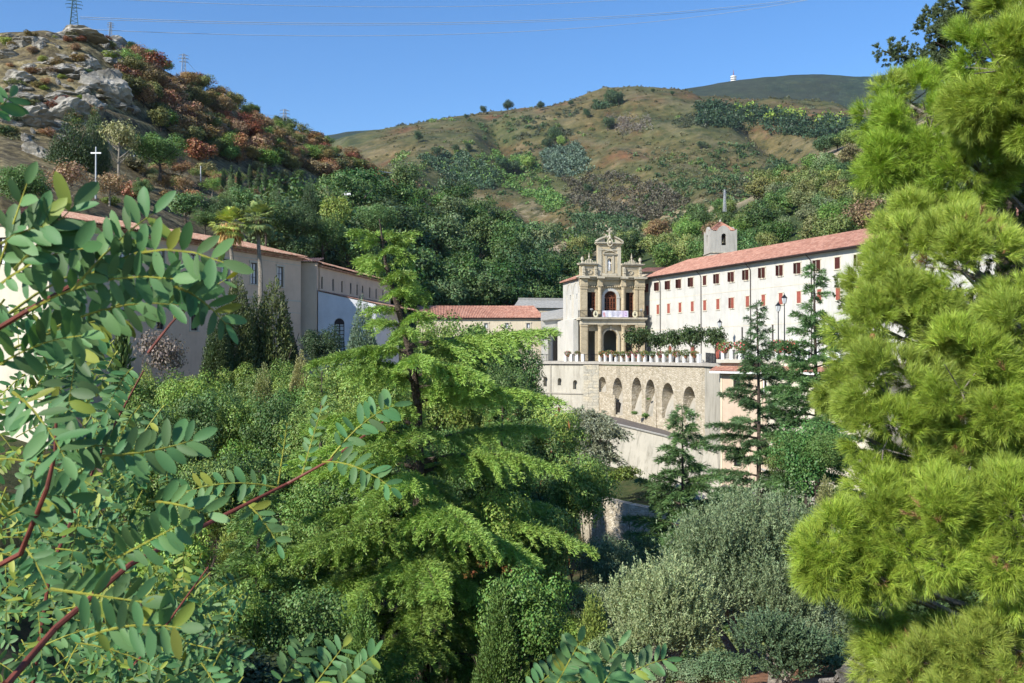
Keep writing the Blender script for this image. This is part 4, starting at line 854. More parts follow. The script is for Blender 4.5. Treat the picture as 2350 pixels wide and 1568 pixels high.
LWL = [P(1322, 1110, 109), P(1330, 1118, 105), P(1347, 1132, 102), P(1385, 1143, 99), P(1440, 1156, 97), P(1520, 1172, 96), P(1620, 1190, 95)]
b = MB()
for a, c in zip(LWL, LWL[1:]):
    b.quad(a, c, c + Vector((.6, .8, 0)), a + Vector((.8, .4, 0))); b.quad(a, c, (c.x + .35, c.y - .9, -20.5), (a.x + .5, a.y - .9, -20.5))
o = b.build('garden_wall', M['rubble']); tag(o, 'low curved stone wall holding the grassy bank below the willow', 'wall')
b = MB()
for i in range(6): 
    a, c = LWL[i], LWL[i + 1]; b.quad(a + Vector((.5, .3, -.15)), c + Vector((.5, .3, -.15)), (c.x + 7, c.y + 18, -18.0), (a.x + 6, a.y + 14, -16.5))
gm = flat('bank_grass', (.07, .12, .025), .95, var=.4, scale=1.5, bump=.6, bscale=6); o = b.build('bank', gm); o['kind'] = 'structure'
b = MB(); prism(b, [P(1745, 1150, 92), P(1880, 1150, 84), P(1895, 1150, 88), P(1750, 1150, 97)], -16.5, -11.4); o = b.build('white_wall', M['limewash']); tag(o, 'weathered white garden wall showing between the cedars and the olive', 'wall')
b = MB(); prism(b, [P(1640, 0, 101), P(1760, 0, 93), P(1800, 0, 96), P(1660, 0, 106)], -13.6, -13.4); o = b.build('courtyard', M['asphalt']); o['kind'] = 'structure'

# ------------------------------------------------------------------ low building left of the church
rf = empty('refectory', (-15, 161, 0)); tag(rf, 'low cream building with a pink tiled roof left of the church', 'building')
b = MB(); W_ = [(17.55, .9, 4.15, 4.95), (14.2, .9, 4.15, 4.95), (10.9, .9, 4.15, 4.95), (17.65, .9, .1, 1.4), (14.2, .9, .1, 1.4), (10.9, .9, .1, 1.4), (17.6, 0, -6.5, -5)]
wall(b, 0, 19.7, -12, 5.75, [(a - .27, a + .27, c, d_) for a, _, c, d_ in W_], .3); b.box(0, 19.7, .35, .5, -12, 5.75); b.build('wall', M['cream_plaster'], rf)
window_set(rf, [(a, c, 'none') for a, _, c, d_ in W_ if d_ - c < 1], .54, .8, (M['curtain'], M['frame']), (M['end_plaster'], .2), None, mull=False); window_set(rf, [(a, c, 'none') for a, _, c, d_ in W_ if d_ - c > 1], .54, 1.3, (M['glass'], M['shutter']), (M['end_plaster'], .2), None, mull=False)
b = MB(); ruled_roof(b, (-.3, -.5, 5.75), (20.1, -.5, 5.75), (-.3, 4.2, 7.85), (18.5, 4.2, 7.85)); ruled_roof(b, (-.3, 9, 5.75), (20.1, 9, 5.75), (-.3, 4.2, 7.85), (18.5, 4.2, 7.85)); b.build('roof', M['tile'], rf)
b = MB(); b.tube([(19.6, -.12, 5.6), (19.6, -.12, -12)], .06, 6); b.box(0, 19.9, -.4, -.02, 5.62, 5.75); b.build('gutter', M['frame'], rf)
ps = empty('passage_building', (4.6, 157.5, 0), R(10)); tag(ps, 'cream wall with a tall dark archway and grey roofs between refectory and church', 'building')
b = MB(); wall(b, .05, 4.6, -8, 5.4, [(1.0, 2.75, -3, 3.6, 1)], .5); b.box(0.05, 4.6, .6, .9, -8, 5.4); b.build('wall', M['white_plaster'], ps)
b = MB(); b.poly([(-.3, -.5, 5.3), (4.9, -.5, 5.9), (4.9, 3.5, 7.4), (.6, 3.5, 6.6)]); b.poly([(-.3, -.5, 5.15), (4.9, -.5, 5.75), (4.9, -.5, 5.9), (-.3, -.5, 5.3)]); b.build('roof', M['slate'], ps)
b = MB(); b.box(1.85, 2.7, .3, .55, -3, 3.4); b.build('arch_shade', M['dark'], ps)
b = MB(); prism(b, [Vector((2.9, -2, 0)), Vector((4.9, -2, 0)), Vector((4.9, -.2, 0)), Vector((2.9, -.2, 0))], TZ, 1.8); b.poly([(2.9, -2, 1.8), (4.9, -2, 3.2), (4.9, -.2, 3.2), (2.9, -.2, 1.8)]); b.poly([(2.9, -2, 1.8), (4.9, -2, 1.8), (4.9, -2, 3.2)]); b.build('buttress', M['limewash'], ps)
b = MB(); b.box(-2.5, 5.8, 9, 15, 0, 7.6); b.build('rear_wall', M['cream_plaster'], ps)
b = MB(); b.poly([(-3, 8.6, 7.6), (6, 8.6, 7.6), (6, 11.5, 9.0), (-1.6, 11.5, 9.0)]); b.poly([(-1.6, 11.45, 9.0), (6, 11.45, 9.0), (6, 11.45, 9.35), (-1.6, 11.45, 9.35)]); b.poly([(-1.6, 11.45, 9.35), (6, 11.45, 9.35), (6, 14, 9.5), (-1.2, 14, 9.5)]); b.build('rear_roof', M['slate'], ps)

# ------------------------------------------------------------------ long building on the left
AL = math.atan2(.934, .358); LB = 36.25; ZL = 10.85
lg = empty('long_building', (-36.7, 81.1, 0), AL); tag(lg, 'long two storey beige building in shade with dark windows and a tiled eaves line', 'building')
cL, sL = math.cos(AL), math.sin(AL)
def lpos(px): k = (px - CX) / F; return (k * 81.1 + 36.7) / (cL - k * sL)
wx = [lpos(c * .3906) for c in (470, 715, 940, 1140, 1320, 1490, 1645)]
wx = [x for x in wx if .8 < x < LB - .8]
b = MB(); wall(b, 0, LB, -13, ZL, [(x - .55, x + .55, 7.35, 9.55) for x in wx] + [(x - .5, x + .5, 2.3, 3.9) for x in wx], .3); b.box(.3, LB, .35, .6, -13, ZL); b.quad((LB, 0, -13), (LB, 14, -13), (LB, 14, ZL), (LB, 0, ZL)); b.build('long_wall', M['grey_plaster'], lg)
window_set(lg, [(x, 7.35, 'none') for x in wx], 1.1, 2.2, (M['curtain'], M['frame']), (M['limewash'], .22), None); window_set(lg, [(x, 2.3, 'none') for x in wx], 1.0, 1.6, (M['glass'], M['frame']), (M['limewash'], .2), None)
b = MB(lambda a, y, z: (y, 14 - a, z)); ew = [9.3, 4.4]
wall(b, 0, 14, -13, ZL, [(x - .6, x + .6, 7.3, 9.5) for x in ew] + [(x - .5, x + .5, 2.3, 3.9) for x in ew], .3); b.box(0, 13.7, .35, .6, -6, ZL); b.build('end_wall', M['end_plaster'], lg)
for x in ew:
    for z0, z1 in ((7.3, 9.5), (2.3, 3.9)):
        q = MB(lambda a, y, z: (y, 14 - a, z)); q.box(x - .6, x + .6, .2, .22, z0, z1); w_ = q.build('window', M['curtain'], lg)
        q = MB(lambda a, y, z: (y, 14 - a, z)); q.box(x - .6, x - .5, .1, .19, z0, z1); q.box(x + .5, x + .6, .1, .19, z0, z1); q.box(x - .05, x + .05, .1, .19, z0, z1)
        for t in (0, .33, .66, .96): q.box(x - .6, x + .6, .1, .18, z0 + (z1 - z0) * t, z0 + (z1 - z0) * t + .06)
        q.build('sash', M['frame'], w_)
b = MB(); b.box(0, LB, -.04, 0, 5.9, 6.05); b.box(0, LB, -.03, 0, 9.95, 10.03); b.box(0.02, LB, -.03, 0, 4.6, 4.68); b.build('string_course', M['limewash'], lg)
b = MB(); b.box(-.25, LB + .1, -.25, 0, ZL - .35, ZL - .15); b.box(-.4, LB + .2, -.45, 0, ZL - .15, ZL); b.box(-.25, 0, -.25, 14, ZL - .34, ZL - .16); b.build('eaves_cornice', M['tile_old'], lg)
b = MB(); ruled_roof(b, (-.7, -.75, ZL + .02), (LB + .3, -.75, ZL + .02), (5.5, 7, ZL + 1.9), (LB - .5, 7, ZL + 1.9), .3, .08); ruled_roof(b, (-.7, 14.7, ZL + .02), (-.7, -.75, ZL + .02), (5.5, 7, ZL + 1.9), (5.4, 7, ZL + 1.9), .3, .08); ruled_roof(b, (-.7, 14.7, ZL), (LB + .3, 14.7, ZL), (5.5, 7, ZL + 1.9), (LB - .5, 7, ZL + 1.9), .3, .08); b.build('roof', M['tile_old'], lg)
# tile ends along the eaves: real rolls
b = MB()
for i in range(int(LB / .3)): b.tube([(i * .3, -.85, ZL + .05), (i * .3, -.4, ZL + .16)], .075, 5)
o = b.build('eaves_tiles', M['tile_old'], lg); o['kind'] = 'stuff'
b = MB(); b.box(0, 2.1, 0, 6, -13, 10.45); lk = b.build('link_block', M['grey_plaster']); lk.location = (-24.3, 116.2, 0); tag(lk, 'narrow beige link block joining the long building to its far wing', 'building')
b = MB(); ruled_roof(b, (-.2, -.4, 10.5), (2.3, -.4, 10.5), (-.2, 4, 11.3), (2.3, 4, 11.3)); b.build('roof', M['tile_old'], lk)
fw_ = empty('far_wing', (-22.1, 117.2, 0), math.atan2(.988, .155)); tag(fw_, 'far beige wing with a row of nine narrow slit windows under a tiled roof', 'building')
cF, sF = math.cos(fw_.rotation_euler.z), math.sin(fw_.rotation_euler.z)
def fpos(px): k = (px - CX) / F; return (k * 117.2 + 22.1) / (cF - k * sF)
sx_ = [s for s in (fpos(c * .3906) for c in (1892, 1957, 2009, 2060, 2098, 2130, 2172, 2210, 2250)) if s > .4]
b = MB(); wall(b, 0, 30, -14, 10.25, [(s - .28, s + .28, 7.6, 9.0) for s in sx_], .3); b.box(0, 30, .35, .6, -8, 10.25); b.box(0, .3, 0, 8, -8, 10.25); b.build('wall', M['grey_plaster'], fw_)
window_set(fw_, [(s, 7.6, 'none') for s in sx_], .56, 1.4, (M['glass'], M['frame']), None, None, mull=False)
b = MB(); ruled_roof(b, (-.3, -.6, 10.3), (30, -.6, 10.3), (0, 5, 11.9), (30, 5, 11.9), .3, .07); b.box(-.2, 30, -.3, 0, 10.05, 10.25); b.build('roof', M['tile_old'], fw_)
# pale lean-to with arched door and balcony
ln = empty('lean_to', (-22.1, 116.6, 0)); tag(ln, 'white, sky-tinted lean-to with an arched balcony door and sloping roof', 'building')
LX = 6.55; b = MB(); wall(b, 0, LX, -13, 5.4, [(1.85, 3.0, -.35, 4.15, 1)], .3); b.poly([(0, 0, 5.4), (LX, 0, 5.4), (LX, 0, 5.75), (0, 0, 7.2)]); b.box(0, LX, .35, .5, -8, 5.4); b.box(LX - .3, LX, .01, 24, -14, 5.7); b.build('wall', M['skylight_tint_plaster'], ln)
b = MB(); ruled_roof(b, (LX + .25, -.15, 5.72), (LX + 4.0, 24, 5.72), (-.05, -.15, 7.25), (3.6, 24, 7.25), .3, .06); b.build('roof', M['tile_old'], ln)
b = MB(); b.box(1.85, 3.0, .2, .22, -.35, 3.55); w_ = b.build('balcony_door', M['curtain'], ln)
b = MB(); 
for x in (1.85, 2.4, 2.9): b.box(x, x + .1, .1, .18, -.35, 3.5)
for z in (-.35, .9, 1.35, 1.8, 2.25, 2.7, 3.2, 3.45): b.box(1.85, 3.0, .1, .17, z, z + .08)
b.poly([(2.425 - .57 * math.cos(math.pi * i / 10), .17, 3.5 + .6 * math.sin(math.pi * i / 10)) for i in range(11)]); b.box(1.9, 2.95, .12, .16, -.35, .4); b.build('frame', M['frame'], w_)
b = MB(); b.box(-1.6, 4.8, -1.3, -.01, -.6, -.4); b.build('balcony', M['concrete'], ln); railing('balcony_rail', [(-1.55, -.05, -.4), (-1.55, -1.25, -.4), (4.75, -1.25, -.4), (4.75, -.05, -.4)], 1.0, M['iron'], ln)

# ------------------------------------------------------------------ pylons, lines, poles, crosses
def pylon(px, pyt, pyb, Y, lb, wide=1.0, mat='galv', arms=3, name='pylon'):
    base = P(px, pyb, Y); h = (pyb - pyt) / F * Y; e = empty(name, base - Vector((0, 0, .5)), R(20)); tag(e, lb, 'pylon', 'steel lattice pylons on the hillside')
    g = MB(); w0 = h * .085 * wide; w1 = h * .03 * wide; r = max(.09, h * .006)
    q = lambda t, k: Vector(((w0 + (w1 - w0) * t) * (1, -1, -1, 1)[k % 4], (w0 + (w1 - w0) * t) * (1, 1, -1, -1)[k % 4], h * t))
    for k in range(4): g.tube([q(0, k), q(1, k)], r, 4)
    g.build('legs', M[mat], e); g = MB(); n = 9
    for i in range(n):
        for k in range(4): g.tube([q(i / n, k), q((i + 1) / n, k + 1)], r * .55, 3, False); g.tube([q((i + 1) / n, k), q((i + 1) / n, k + 1)], r * .5, 3, False)
    g.build('bracing', M[mat], e)
    for i in range(arms):
        z = h * (.97 - i * .1); a = h * (.13 + .02 * (i % 2)) * wide; g = MB(); g.tube([(-a, 0, z), (a, 0, z)], r * .9, 4); g.tube([(-a, 0, z), (0, 0, z + h * .03)], r * .5, 3); g.tube([(a, 0, z), (0, 0, z + h * .03)], r * .5, 3)
        for sx in (-a, a): g.tube([(sx, 0, z), (sx, 0, z - h * .03)], r * .8, 4)
        g.build('crossarm', M[mat], e)
    return e
M['greensteel'] = flat('green_steel', (.10, .17, .16), .6)
pylon(166, -8, 72, 262, 'tall dark green lattice pylon on the rocky summit, nearest the left edge', 1.5, 'greensteel', 3); pylon(250, 44, 92, 266, 'small pale pylon on the rocky ridge right of the green one'); pylon(419, 118, 196, 280, 'pale pylon standing among the green trees on the left ridge')
pylon(652, 246, 322, 315, 'pale pylon above the orange trees on the left slope'); pylon(941, 388, 452, 330, 'pale pylon where the left slope meets the green wood', 1.2); pylon(1664, 431, 482, 330, 'slim grey pylon in the wood above the bell tower', .6)
def wire(name, pts, r, lb):
    a, c = pts; a, c = Vector(a), Vector(c); n = 26; sag = pts_sag
    path = [a.lerp(c, i / n) - Vector((0, 0, sag * 4 * (i / n) * (1 - i / n))) for i in range(n + 1)]
    g = MB(); g.tube(path, r, 4); o = g.build(name, M['cable']); tag(o, lb, 'cable', 'power lines crossing the sky')
pts_sag = 5.5
wire('power_line', (P(180, 36, 262), P(1900, -14, 420)), .09, 'upper of the two long power lines crossing the sky'); wire('power_line', (P(180, 40, 262.5), P(1900, -10, 420)), .07, 'thin twin strand just under the upper long power line')
pts_sag = 7; wire('power_line', (P(180, 64, 262), P(1870, -6, 430)), .08, 'lower of the two long power lines crossing the sky'); pts_sag = 3
wire('power_line', (P(240, -6, 262), P(1500, -10, 420)), .07, 'power line along the top edge of the sky')
pts_sag = 5; wire('power_line', (P(419, 130, 280), P(652, 262, 315)), .05, 'faint line between the pale pylons on the left ridge'); wire('power_line', (P(652, 262, 315), P(941, 398, 330)), .09, 'line descending from the orange slope pylon to the wood'); wire('power_line', (P(652, 285, 315), P(936, 415, 330)), .08, 'second line descending beside the left slope')
M['polec'] = flat('pale_concrete', (.5, .49, .46), .8)
def post(px, pyt, pyb, Y, r, lb, arm=None, cat='pole', name='utility_pole'):
    b_ = P(px, pyb, Y); h = (pyb - pyt) / F * Y; e = empty(name, b_); tag(e, lb, cat); g = MB(); g.tube([(0, 0, -1), (0, 0, h)], [r * 1.2, r * .8], 6); g.build('pole', M['paint' if cat == 'cross' else 'galv'], e)
    if arm: g = MB(); g.box(-arm, arm, -r * .7, r * .7, h * (.88 if cat == 'pole' else .66), h * (.88 if cat == 'pole' else .66) + r * 1.6); g.build('crossarm', M['paint'], e)
post(218, 336, 470, 150, .13, 'tall pale concrete pole with a short crossarm before the left hillside', .75); post(306, 356, 380, 190, .12, 'short pale post beside the hillside track'); post(459, 380, 408, 200, .12, 'short pale post among the burnt scrub right of the track')
post(792, 438, 466, 235, .3, 'white cross standing among the red bushes above the wood', 1.2, 'cross', 'hillside_cross')
tb = P(1685, 193, 3560); e = empty('telecom_tower', tb); e.scale = (1.7, 1.7, 1.25); tag(e, 'white and banded telecom tower on the far blue ridge', 'tower')
g = MB(); g.lathe(0, 0, [(4, -20), (3, 6), (3, 26)], 10); g.build('shaft', M['galv'], e)
for i in range(4): g = MB(); g.lathe(0, 0, [(6, 3 + i * 6), (6.5, 4 + i * 6), (6, 6 + i * 6)], 12); g.build('platform', M['paint'], e)
g = MB(); g.tube([(0, 0, 26), (0, 0, 42)], [1.0, .3], 6); g.build('mast', M['shutter_red'], e)
# ------------------------------------------------------------------ rocks on the left hill
M['rock'] = None
def rockmat():
    m, n, b = newmat('grey_sandstone', 0.95); tc = n.nodes.new('ShaderNodeTexCoord').outputs['Object']
    a = noise(n, tc, 0.9, 10, 0.7); c = noise(n, tc, 3.0, 8, 0.7, (.4, .4, 2.2)); base = ramp(n, a, [(0.36, (0.10, 0.09, 0.075)), (0.5, (0.27, 0.25, 0.21)), (0.66, (0.44, 0.41, 0.35))])
    n.links.new(mixc(n, ramp(n, c, [(0.5, (0, 0, 0)), (0.7, (.6,) * 3)]), base, (0.13, 0.12, 0.10)), b.inputs['Base Color']); addbump(n, b, c, 1.0, .25); return m
M['rock'] = rockmat()
import bmesh
def rock_mesh(seed):
    q = np.random.default_rng(seed); bm = bmesh.new(); bmesh.ops.create_icosphere(bm, subdivisions=4, radius=1.0)
    pl = unit(q.normal(size=(9, 3))); dd_ = q.uniform(.38, .8, 9)
    for v in bm.verts:
        p = np.array(v.co)
        for n_, d_ in zip(pl, dd_):
            k = p @ n_
            if k > d_: p = p - n_ * (k - d_) * .93
        f = .45 * float(vnoise(p[0] * 1.7 + seed, p[1] * 1.7 + p[2] * 1.9)) + .22 * float(vnoise(p[0] * 5 + 3, p[2] * 6 + p[1] * 4)) + .10 * float(vnoise(p[0] * 12 + p[1] * 8, p[2] * 16)) - .07 * (abs((p[2] * 3.2 + p[0] * .4 + seed) % 1 - .5) < .12)
        v.co = p * (1 + f)
    me = bpy.data.meshes.new('boulder'); bm.to_mesh(me); bm.free(); me.materials.append(M['rock']); return me
RK = [rock_mesh(i) for i in range(7)]
def rock(px, py, w, h, lb, tilt=0.0, deep=.8, k=None):
    p = hit(px, py, 150)
    if p is None: p = P(px, py, 255)
    s = p.y / F; o = link('boulder', RK[k if k is not None else random.randrange(7)]); o.location = p + Vector((0, w * s * .15, 0)); o.scale = (w * s / 1.7, w * s / 1.7 * deep, h * s / 1.5); o.rotation_euler = (R(random.uniform(-8, 8)), R(tilt), R(random.uniform(-25, 25)))
    return tag(o, lb, 'boulder', 'grey rocks of the left hill')
for a in [(228, 205, 95, 85, 'large overhanging boulder jutting right in the middle of the rocky slope', 20), (45, 285, 110, 50, 'long pale slab at the left edge, above the dark conifer', -14), (130, 262, 100, 60, 'pale slab leaning against the long one, above the dark conifer', -22), (78, 355, 62, 52, 'rounded grey boulder below the pale slabs, left of the conifer', 10),
          (160, 84, 120, 26, 'flat cap rock on the summit below the green pylon', 5), (255, 100, 60, 30, 'broken pale rock block on the ridge right of the summit', 0), (232, 108, 40, 36, 'upright block under the ridge right of the summit', 8), (60, 100, 80, 24, 'layered pale ledge left of the summit', -6), (25, 190, 70, 36, 'ledge at the left edge in the middle of the slope', -4), (110, 170, 90, 30, 'broad ledge across the middle of the slope', 4),
          (190, 160, 50, 40, 'dark faced rock above the overhanging boulder', 12), (60, 240, 70, 30, 'grey outcrop over the long pale slab', -8), (210, 250, 60, 50, 'shaded boulder right under the overhang', 0), (20, 130, 60, 26, 'rock ledge near the left edge below the summit', 0), (300, 265, 26, 20, 'single pale boulder in the shaded gully right of the overhang', 0)]:
    rock(*a[:5], tilt=a[5])
for i in range(95):
    px, py = random.uniform(0, 290), random.uniform(85, 330)
    if py > 330 - (px > 150) * 70: continue
    rock(px, py, random.uniform(12, 54), random.uniform(8, 30), 'small grey rock scattered on the upper rocky slope' if py < 190 else 'small grey rock scattered on the lower rocky slope', random.uniform(-15, 15))

# ------------------------------------------------------------------ trees on the slopes
GRN = [(.04, .078, .02), (.06, .10, .03), (.035, .065, .022), (.075, .11, .04), (.05, .075, .035)]
OLV = [(.10, .125, .035), (.085, .13, .03), (.13, .15, .045), (.12, .11, .05), (.06, .10, .025), (.09, .12, .05)]
BRN = [(.15, .085, .042), (.19, .13, .07), (.13, .095, .035), (.22, .13, .07), (.12, .12, .04), (.13, .055, .028), (.17, .13, .075), (.09, .10, .035)]
def cname(c):
    r, g, b = [x * 1.45 for x in c]
    if r > g * 1.9: return 'rust red'
    if r > g * 1.25: return 'tan brown'
    if r > g * .95: return 'olive yellow'
    if g > .105: return 'light green'
    if g > .08: return 'mid green'
    return 'dark green'
def band(v, cuts, names): return names[sum(v > c for c in cuts)]
w_slope = lambda x, y: '%s the green slope %s' % (band(y - (x - 1300) * -.25, [470, 560], ['high on', 'halfway up', 'low on']), band(x, [1480, 1640, 1760, 1880], ['by the church gable', 'left of the belfry', 'right of the belfry', 'above mid wing', 'beside the pine']))
w_wood = lambda x, y: '%s the wood %s' % (band(y, [540, 630], ['at the top of', 'in the middle of', 'low in']), band(x, [760, 900, 1030, 1160], ['above the far wing', 'left of the cedar tip', 'right of the cedar tip', 'above the pink roof', 'left of the church gable']))
w_foot = lambda x, y: 'at the foot of the wood %s' % band(x, [760, 900, 1050, 1200, 1320], ['above the link block', 'above the far wing', 'behind the cedar top', 'above the pink tiled roof', 'above the grey roofs', 'behind the church'])
w_aut = lambda x, y: '%s the autumn slope %s' % (band(y - (x - 270) * .42, [170, 230], ['high on', 'halfway down', 'low on']), band(x, [360, 480, 600, 720], ['just right of the rocks', 'left of the middle pylon', 'between the two upper pylons', 'around the lower pylon', 'at its right end']))
w_rock = lambda x, y: 'between rocks %s' % (band(y, [150, 220], ['near the top', 'halfway down', 'at the foot']) + band(x, [90, 180], [' at the frame edge', ' mid hill', ' near the overhang']))
def fill(n, poly, kinds, cols, h, w, where, group, y0=125, ymax=640, sep=.5, sink=.6):
    done = 0; pts = []
    xs = [p[0] for p in poly]; ys = [p[1] for p in poly]; tries = 0
    while done < n and tries < n * 30:
        tries += 1; px, py = random.uniform(min(xs), max(xs)), random.uniform(min(ys), max(ys)); c = False; j = len(poly) - 1
        for i in range(len(poly)):
            if (poly[i][1] > py) != (poly[j][1] > py) and px < (poly[j][0] - poly[i][0]) * (py - poly[i][1]) / (poly[j][1] - poly[i][1]) + poly[i][0]: c = not c
            j = i
        if not c: continue
        p = hit(px, py, y0)
        if p is None or p.y > ymax: continue
        hh = random.uniform(*h); ww = hh * random.uniform(*w)
        if any((p - q).length < sep * (ww + wq) / 2 for q, wq in pts): continue
        pts.append((p, ww)); col = jit(random.choice(cols), .25); kd = random.choice(kinds)
        wh = where(px, py) if callable(where) else where
        if kd == 'shrub': shrub(p.x, p.y, p.z - .2, ww, hh, col, '%s shrub %s' % (cname(col), wh), group)
        else: tree(kd, p.x, p.y, p.z - sink, hh, ww, col, '%s%s tree %s' % ('half bare ' if kd == 'thin' else '', cname(col), wh), group=group)
        done += 1
    return pts
fill(85, [(640, 640), (640, 520), (760, 470), (950, 455), (1130, 470), (1200, 520), (1290, 600), (1290, 715), (900, 715), (780, 650)], ['far'] * 5 + ['thin'], GRN + GRN[:3] + [(.09, .12, .05)], (10, 15), (.8, 1.1), w_wood, 'trees of the dense wood behind the church', 150, 420, .45, 2.2)
fill(40, [(640, 600), (700, 560), (860, 560), (900, 640), (900, 712), (1290, 712), (1290, 640), (1330, 600), (1460, 600), (1470, 640), (1290, 740), (880, 740)], ['far'], GRN, (9, 13), (.9, 1.2), w_foot, 'trees of the dense wood behind the church', 160, 300, .4, 2)
fill(135, [(1290, 640), (1330, 590), (1450, 560), (1590, 480), (1700, 450), (1800, 400), (1960, 330), (2080, 280), (2080, 540), (1800, 610), (1480, 640)], ['far'] * 6 + ['thin'], OLV + OLV + GRN[:3] + [(.17, .12, .06)], (8, 13), (.8, 1.15), w_slope, 'trees on the slope above the white wing', 165, 640, .45, 1.6)
fill(34, [(2080, 280), (2080, 560), (2600, 500), (2600, 150), (2300, 200)], ['far'], OLV + GRN, (9, 13), (.9, 1.2), 'on the green slope behind the big pine', 'trees on the slope above the white wing', 165, 640, .6, 1.6)
fill(26, [(1480, 620), (1600, 590), (1640, 600), (1480, 645)], ['far'], [(.15, .19, .04), (.12, .16, .04)], (6, 9), (1, 1.3), 'right behind the left end of the white wing roof', 'trees on the slope above the white wing', 165, 300, .4, 1.5)
fill(165, [(270, 128), (420, 185), (560, 262), (700, 320), (880, 385), (985, 445), (940, 462), (800, 450), (700, 400), (600, 390), (450, 370), (330, 270), (262, 200)], ['far'] * 2 + ['thin', 'shrub'], BRN + BRN[:3] + OLV[:2], (3.6, 6.6), (1.0, 1.5), w_aut, 'burnt and autumn trees of the left slope', 150, 420, .42, .8)
fill(26, [(290, 128), (420, 188), (560, 262), (700, 322), (900, 395), (880, 380), (700, 300), (400, 165), (290, 110)], ['far'], GRN + OLV[:2], (3, 5), (.9, 1.4), 'along the skyline of the left slope', 'green trees along the left ridge', 150, 420, .4, .6)
fill(60, [(0, 80), (270, 90), (280, 240), (150, 300), (0, 340)], ['shrub'], BRN + [(.14, .19, .03), (.2, .24, .04), (.05, .08, .03)], (1.2, 3), (1.1, 1.7), w_rock, 'shrubs between the rocks', 150, 420, .4)
fill(55, [(260, 400), (480, 390), (600, 400), (700, 420), (700, 470), (480, 470), (380, 480), (250, 480)], ['shrub', 'thin'], BRN[:4] + OLV, (2.0, 4.5), (.9, 1.4), 'on the lower left hillside around the track', 'scrub on the lower left hillside', 130, 300, .4)
def put(kind, px, pyt, pyb, wpx, Y, col, lb, group=None, near=None):
    if kind == 'con' and Y < 95: kind = 'cnn'; pyt -= 12; wpx *= 1.15
    if Y < 135:
        z_ = gz((px - CX) / F * Y, Y) - .2; b_ = HZ - z_ / Y * F; pyb = max(pyb, b_)
    p = P(px, pyb, Y); h = (pyb - pyt) / F * Y; w = wpx / F * Y
    return tree(kind, p.x, p.y, p.z, h, w, col, lb, group=group)
put('con', 165, 245, 405, 190, 168, (.035, .055, .022), 'big dark conifer below the pale rock slabs'); put('con', 215, 235, 400, 110, 172, (.06, .085, .03), 'lighter green conifer right beside the big dark one')
put('near', 365, 300, 410, 140, 165, (.075, .13, .035), 'bright green broad tree beside the hillside track'); put('near', 45, 378, 500, 150, 128, (.06, .11, .03), 'green leafy tree at the left edge above the roofs'); put('near', 325, 408, 470, 55, 140, (.06, .10, .03), 'small round green tree right of the tall white pole')
put('thin', 270, 260, 400, 110, 160, (.16, .16, .07), 'half bare olive tree between conifer and bright green tree'); put('thin', 150, 370, 480, 120, 140, (.2, .13, .08), 'bare brownish tree left of the tall white pole'); put('thin', 250, 385, 470, 90, 142, (.2, .14, .08), 'bare brownish tree right of the tall white pole')
put('far', 20, 305, 385, 120, 175, (.07, .075, .03), 'dull dark bush tree at the left edge beneath the slabs')
for i, (x, yt, yb, Y) in enumerate(((530, 372, 430, 170), (548, 378, 432, 171), (572, 370, 432, 170), (592, 378, 430, 172), (607, 368, 434, 168), (640, 392, 440, 169), (655, 396, 440, 170), (512, 380, 430, 173))):
    put('cyp', x, yt, yb, 70, Y, jit((.035, .06, .025), .1), 'slim cypress in the row under the left slope, ' + ('%s from the left' % ['second', 'third', 'fourth', 'fifth', 'sixth', 'seventh', 'last', 'first'][i]), 'slim cypresses at the foot of the left slope')
put('con', 710, 398, 500, 70, 160, (.04, .065, .028), 'dark pyramid conifer standing before the rust red bushes'); put('con', 530, 395, 500, 95, 158, (.085, .12, .045), 'sage green conifer left of the slim cypresses'); put('con', 630, 420, 520, 80, 156, (.05, .08, .03), 'dark conifer right above the palms')
for i, (x, yt, yb, w, Y, c) in enumerate(((425, 440, 520, 90, 138, 1), (500, 450, 535, 110, 140, 2), (560, 430, 520, 80, 145, 1), (470, 480, 540, 80, 135, 0), (610, 460, 560, 110, 148, 0), (680, 470, 580, 110, 152, 2), (770, 445, 560, 80, 160, 3), (740, 490, 610, 110, 155, 0), (800, 520, 640, 110, 158, 1), (840, 560, 680, 110, 160, 0), (690, 540, 620, 80, 150, 2), (860, 470, 560, 110, 170, 1))):
    put('near' if i % 2 else 'far', x, yt, yb, w, Y, [(.06, .10, .03), (.07, .12, .04), (.045, .075, .028), (.14, .18, .04)][c], ['dark green', 'fresh green', 'deep green', 'yellow green'][c] + ' broadleaf tree on the bank behind the long building', 'trees on the bank behind the long building')
# the track on the hillside
def ribbon(name, pts, w, mat, lift=.25):
    b = MB(); pp_ = [hit(x, y, 130) for x, y in pts]; pp_ = [q for q in pp_ if q]
    for a, c in zip(pp_, pp_[1:]): b.quad(a + Vector((0, -w, lift)), c + Vector((0, -w, lift)), c + Vector((0, w, lift + .1)), a + Vector((0, w, lift + .1)))
    o = b.build(name, mat); o['kind'] = 'structure'; return o
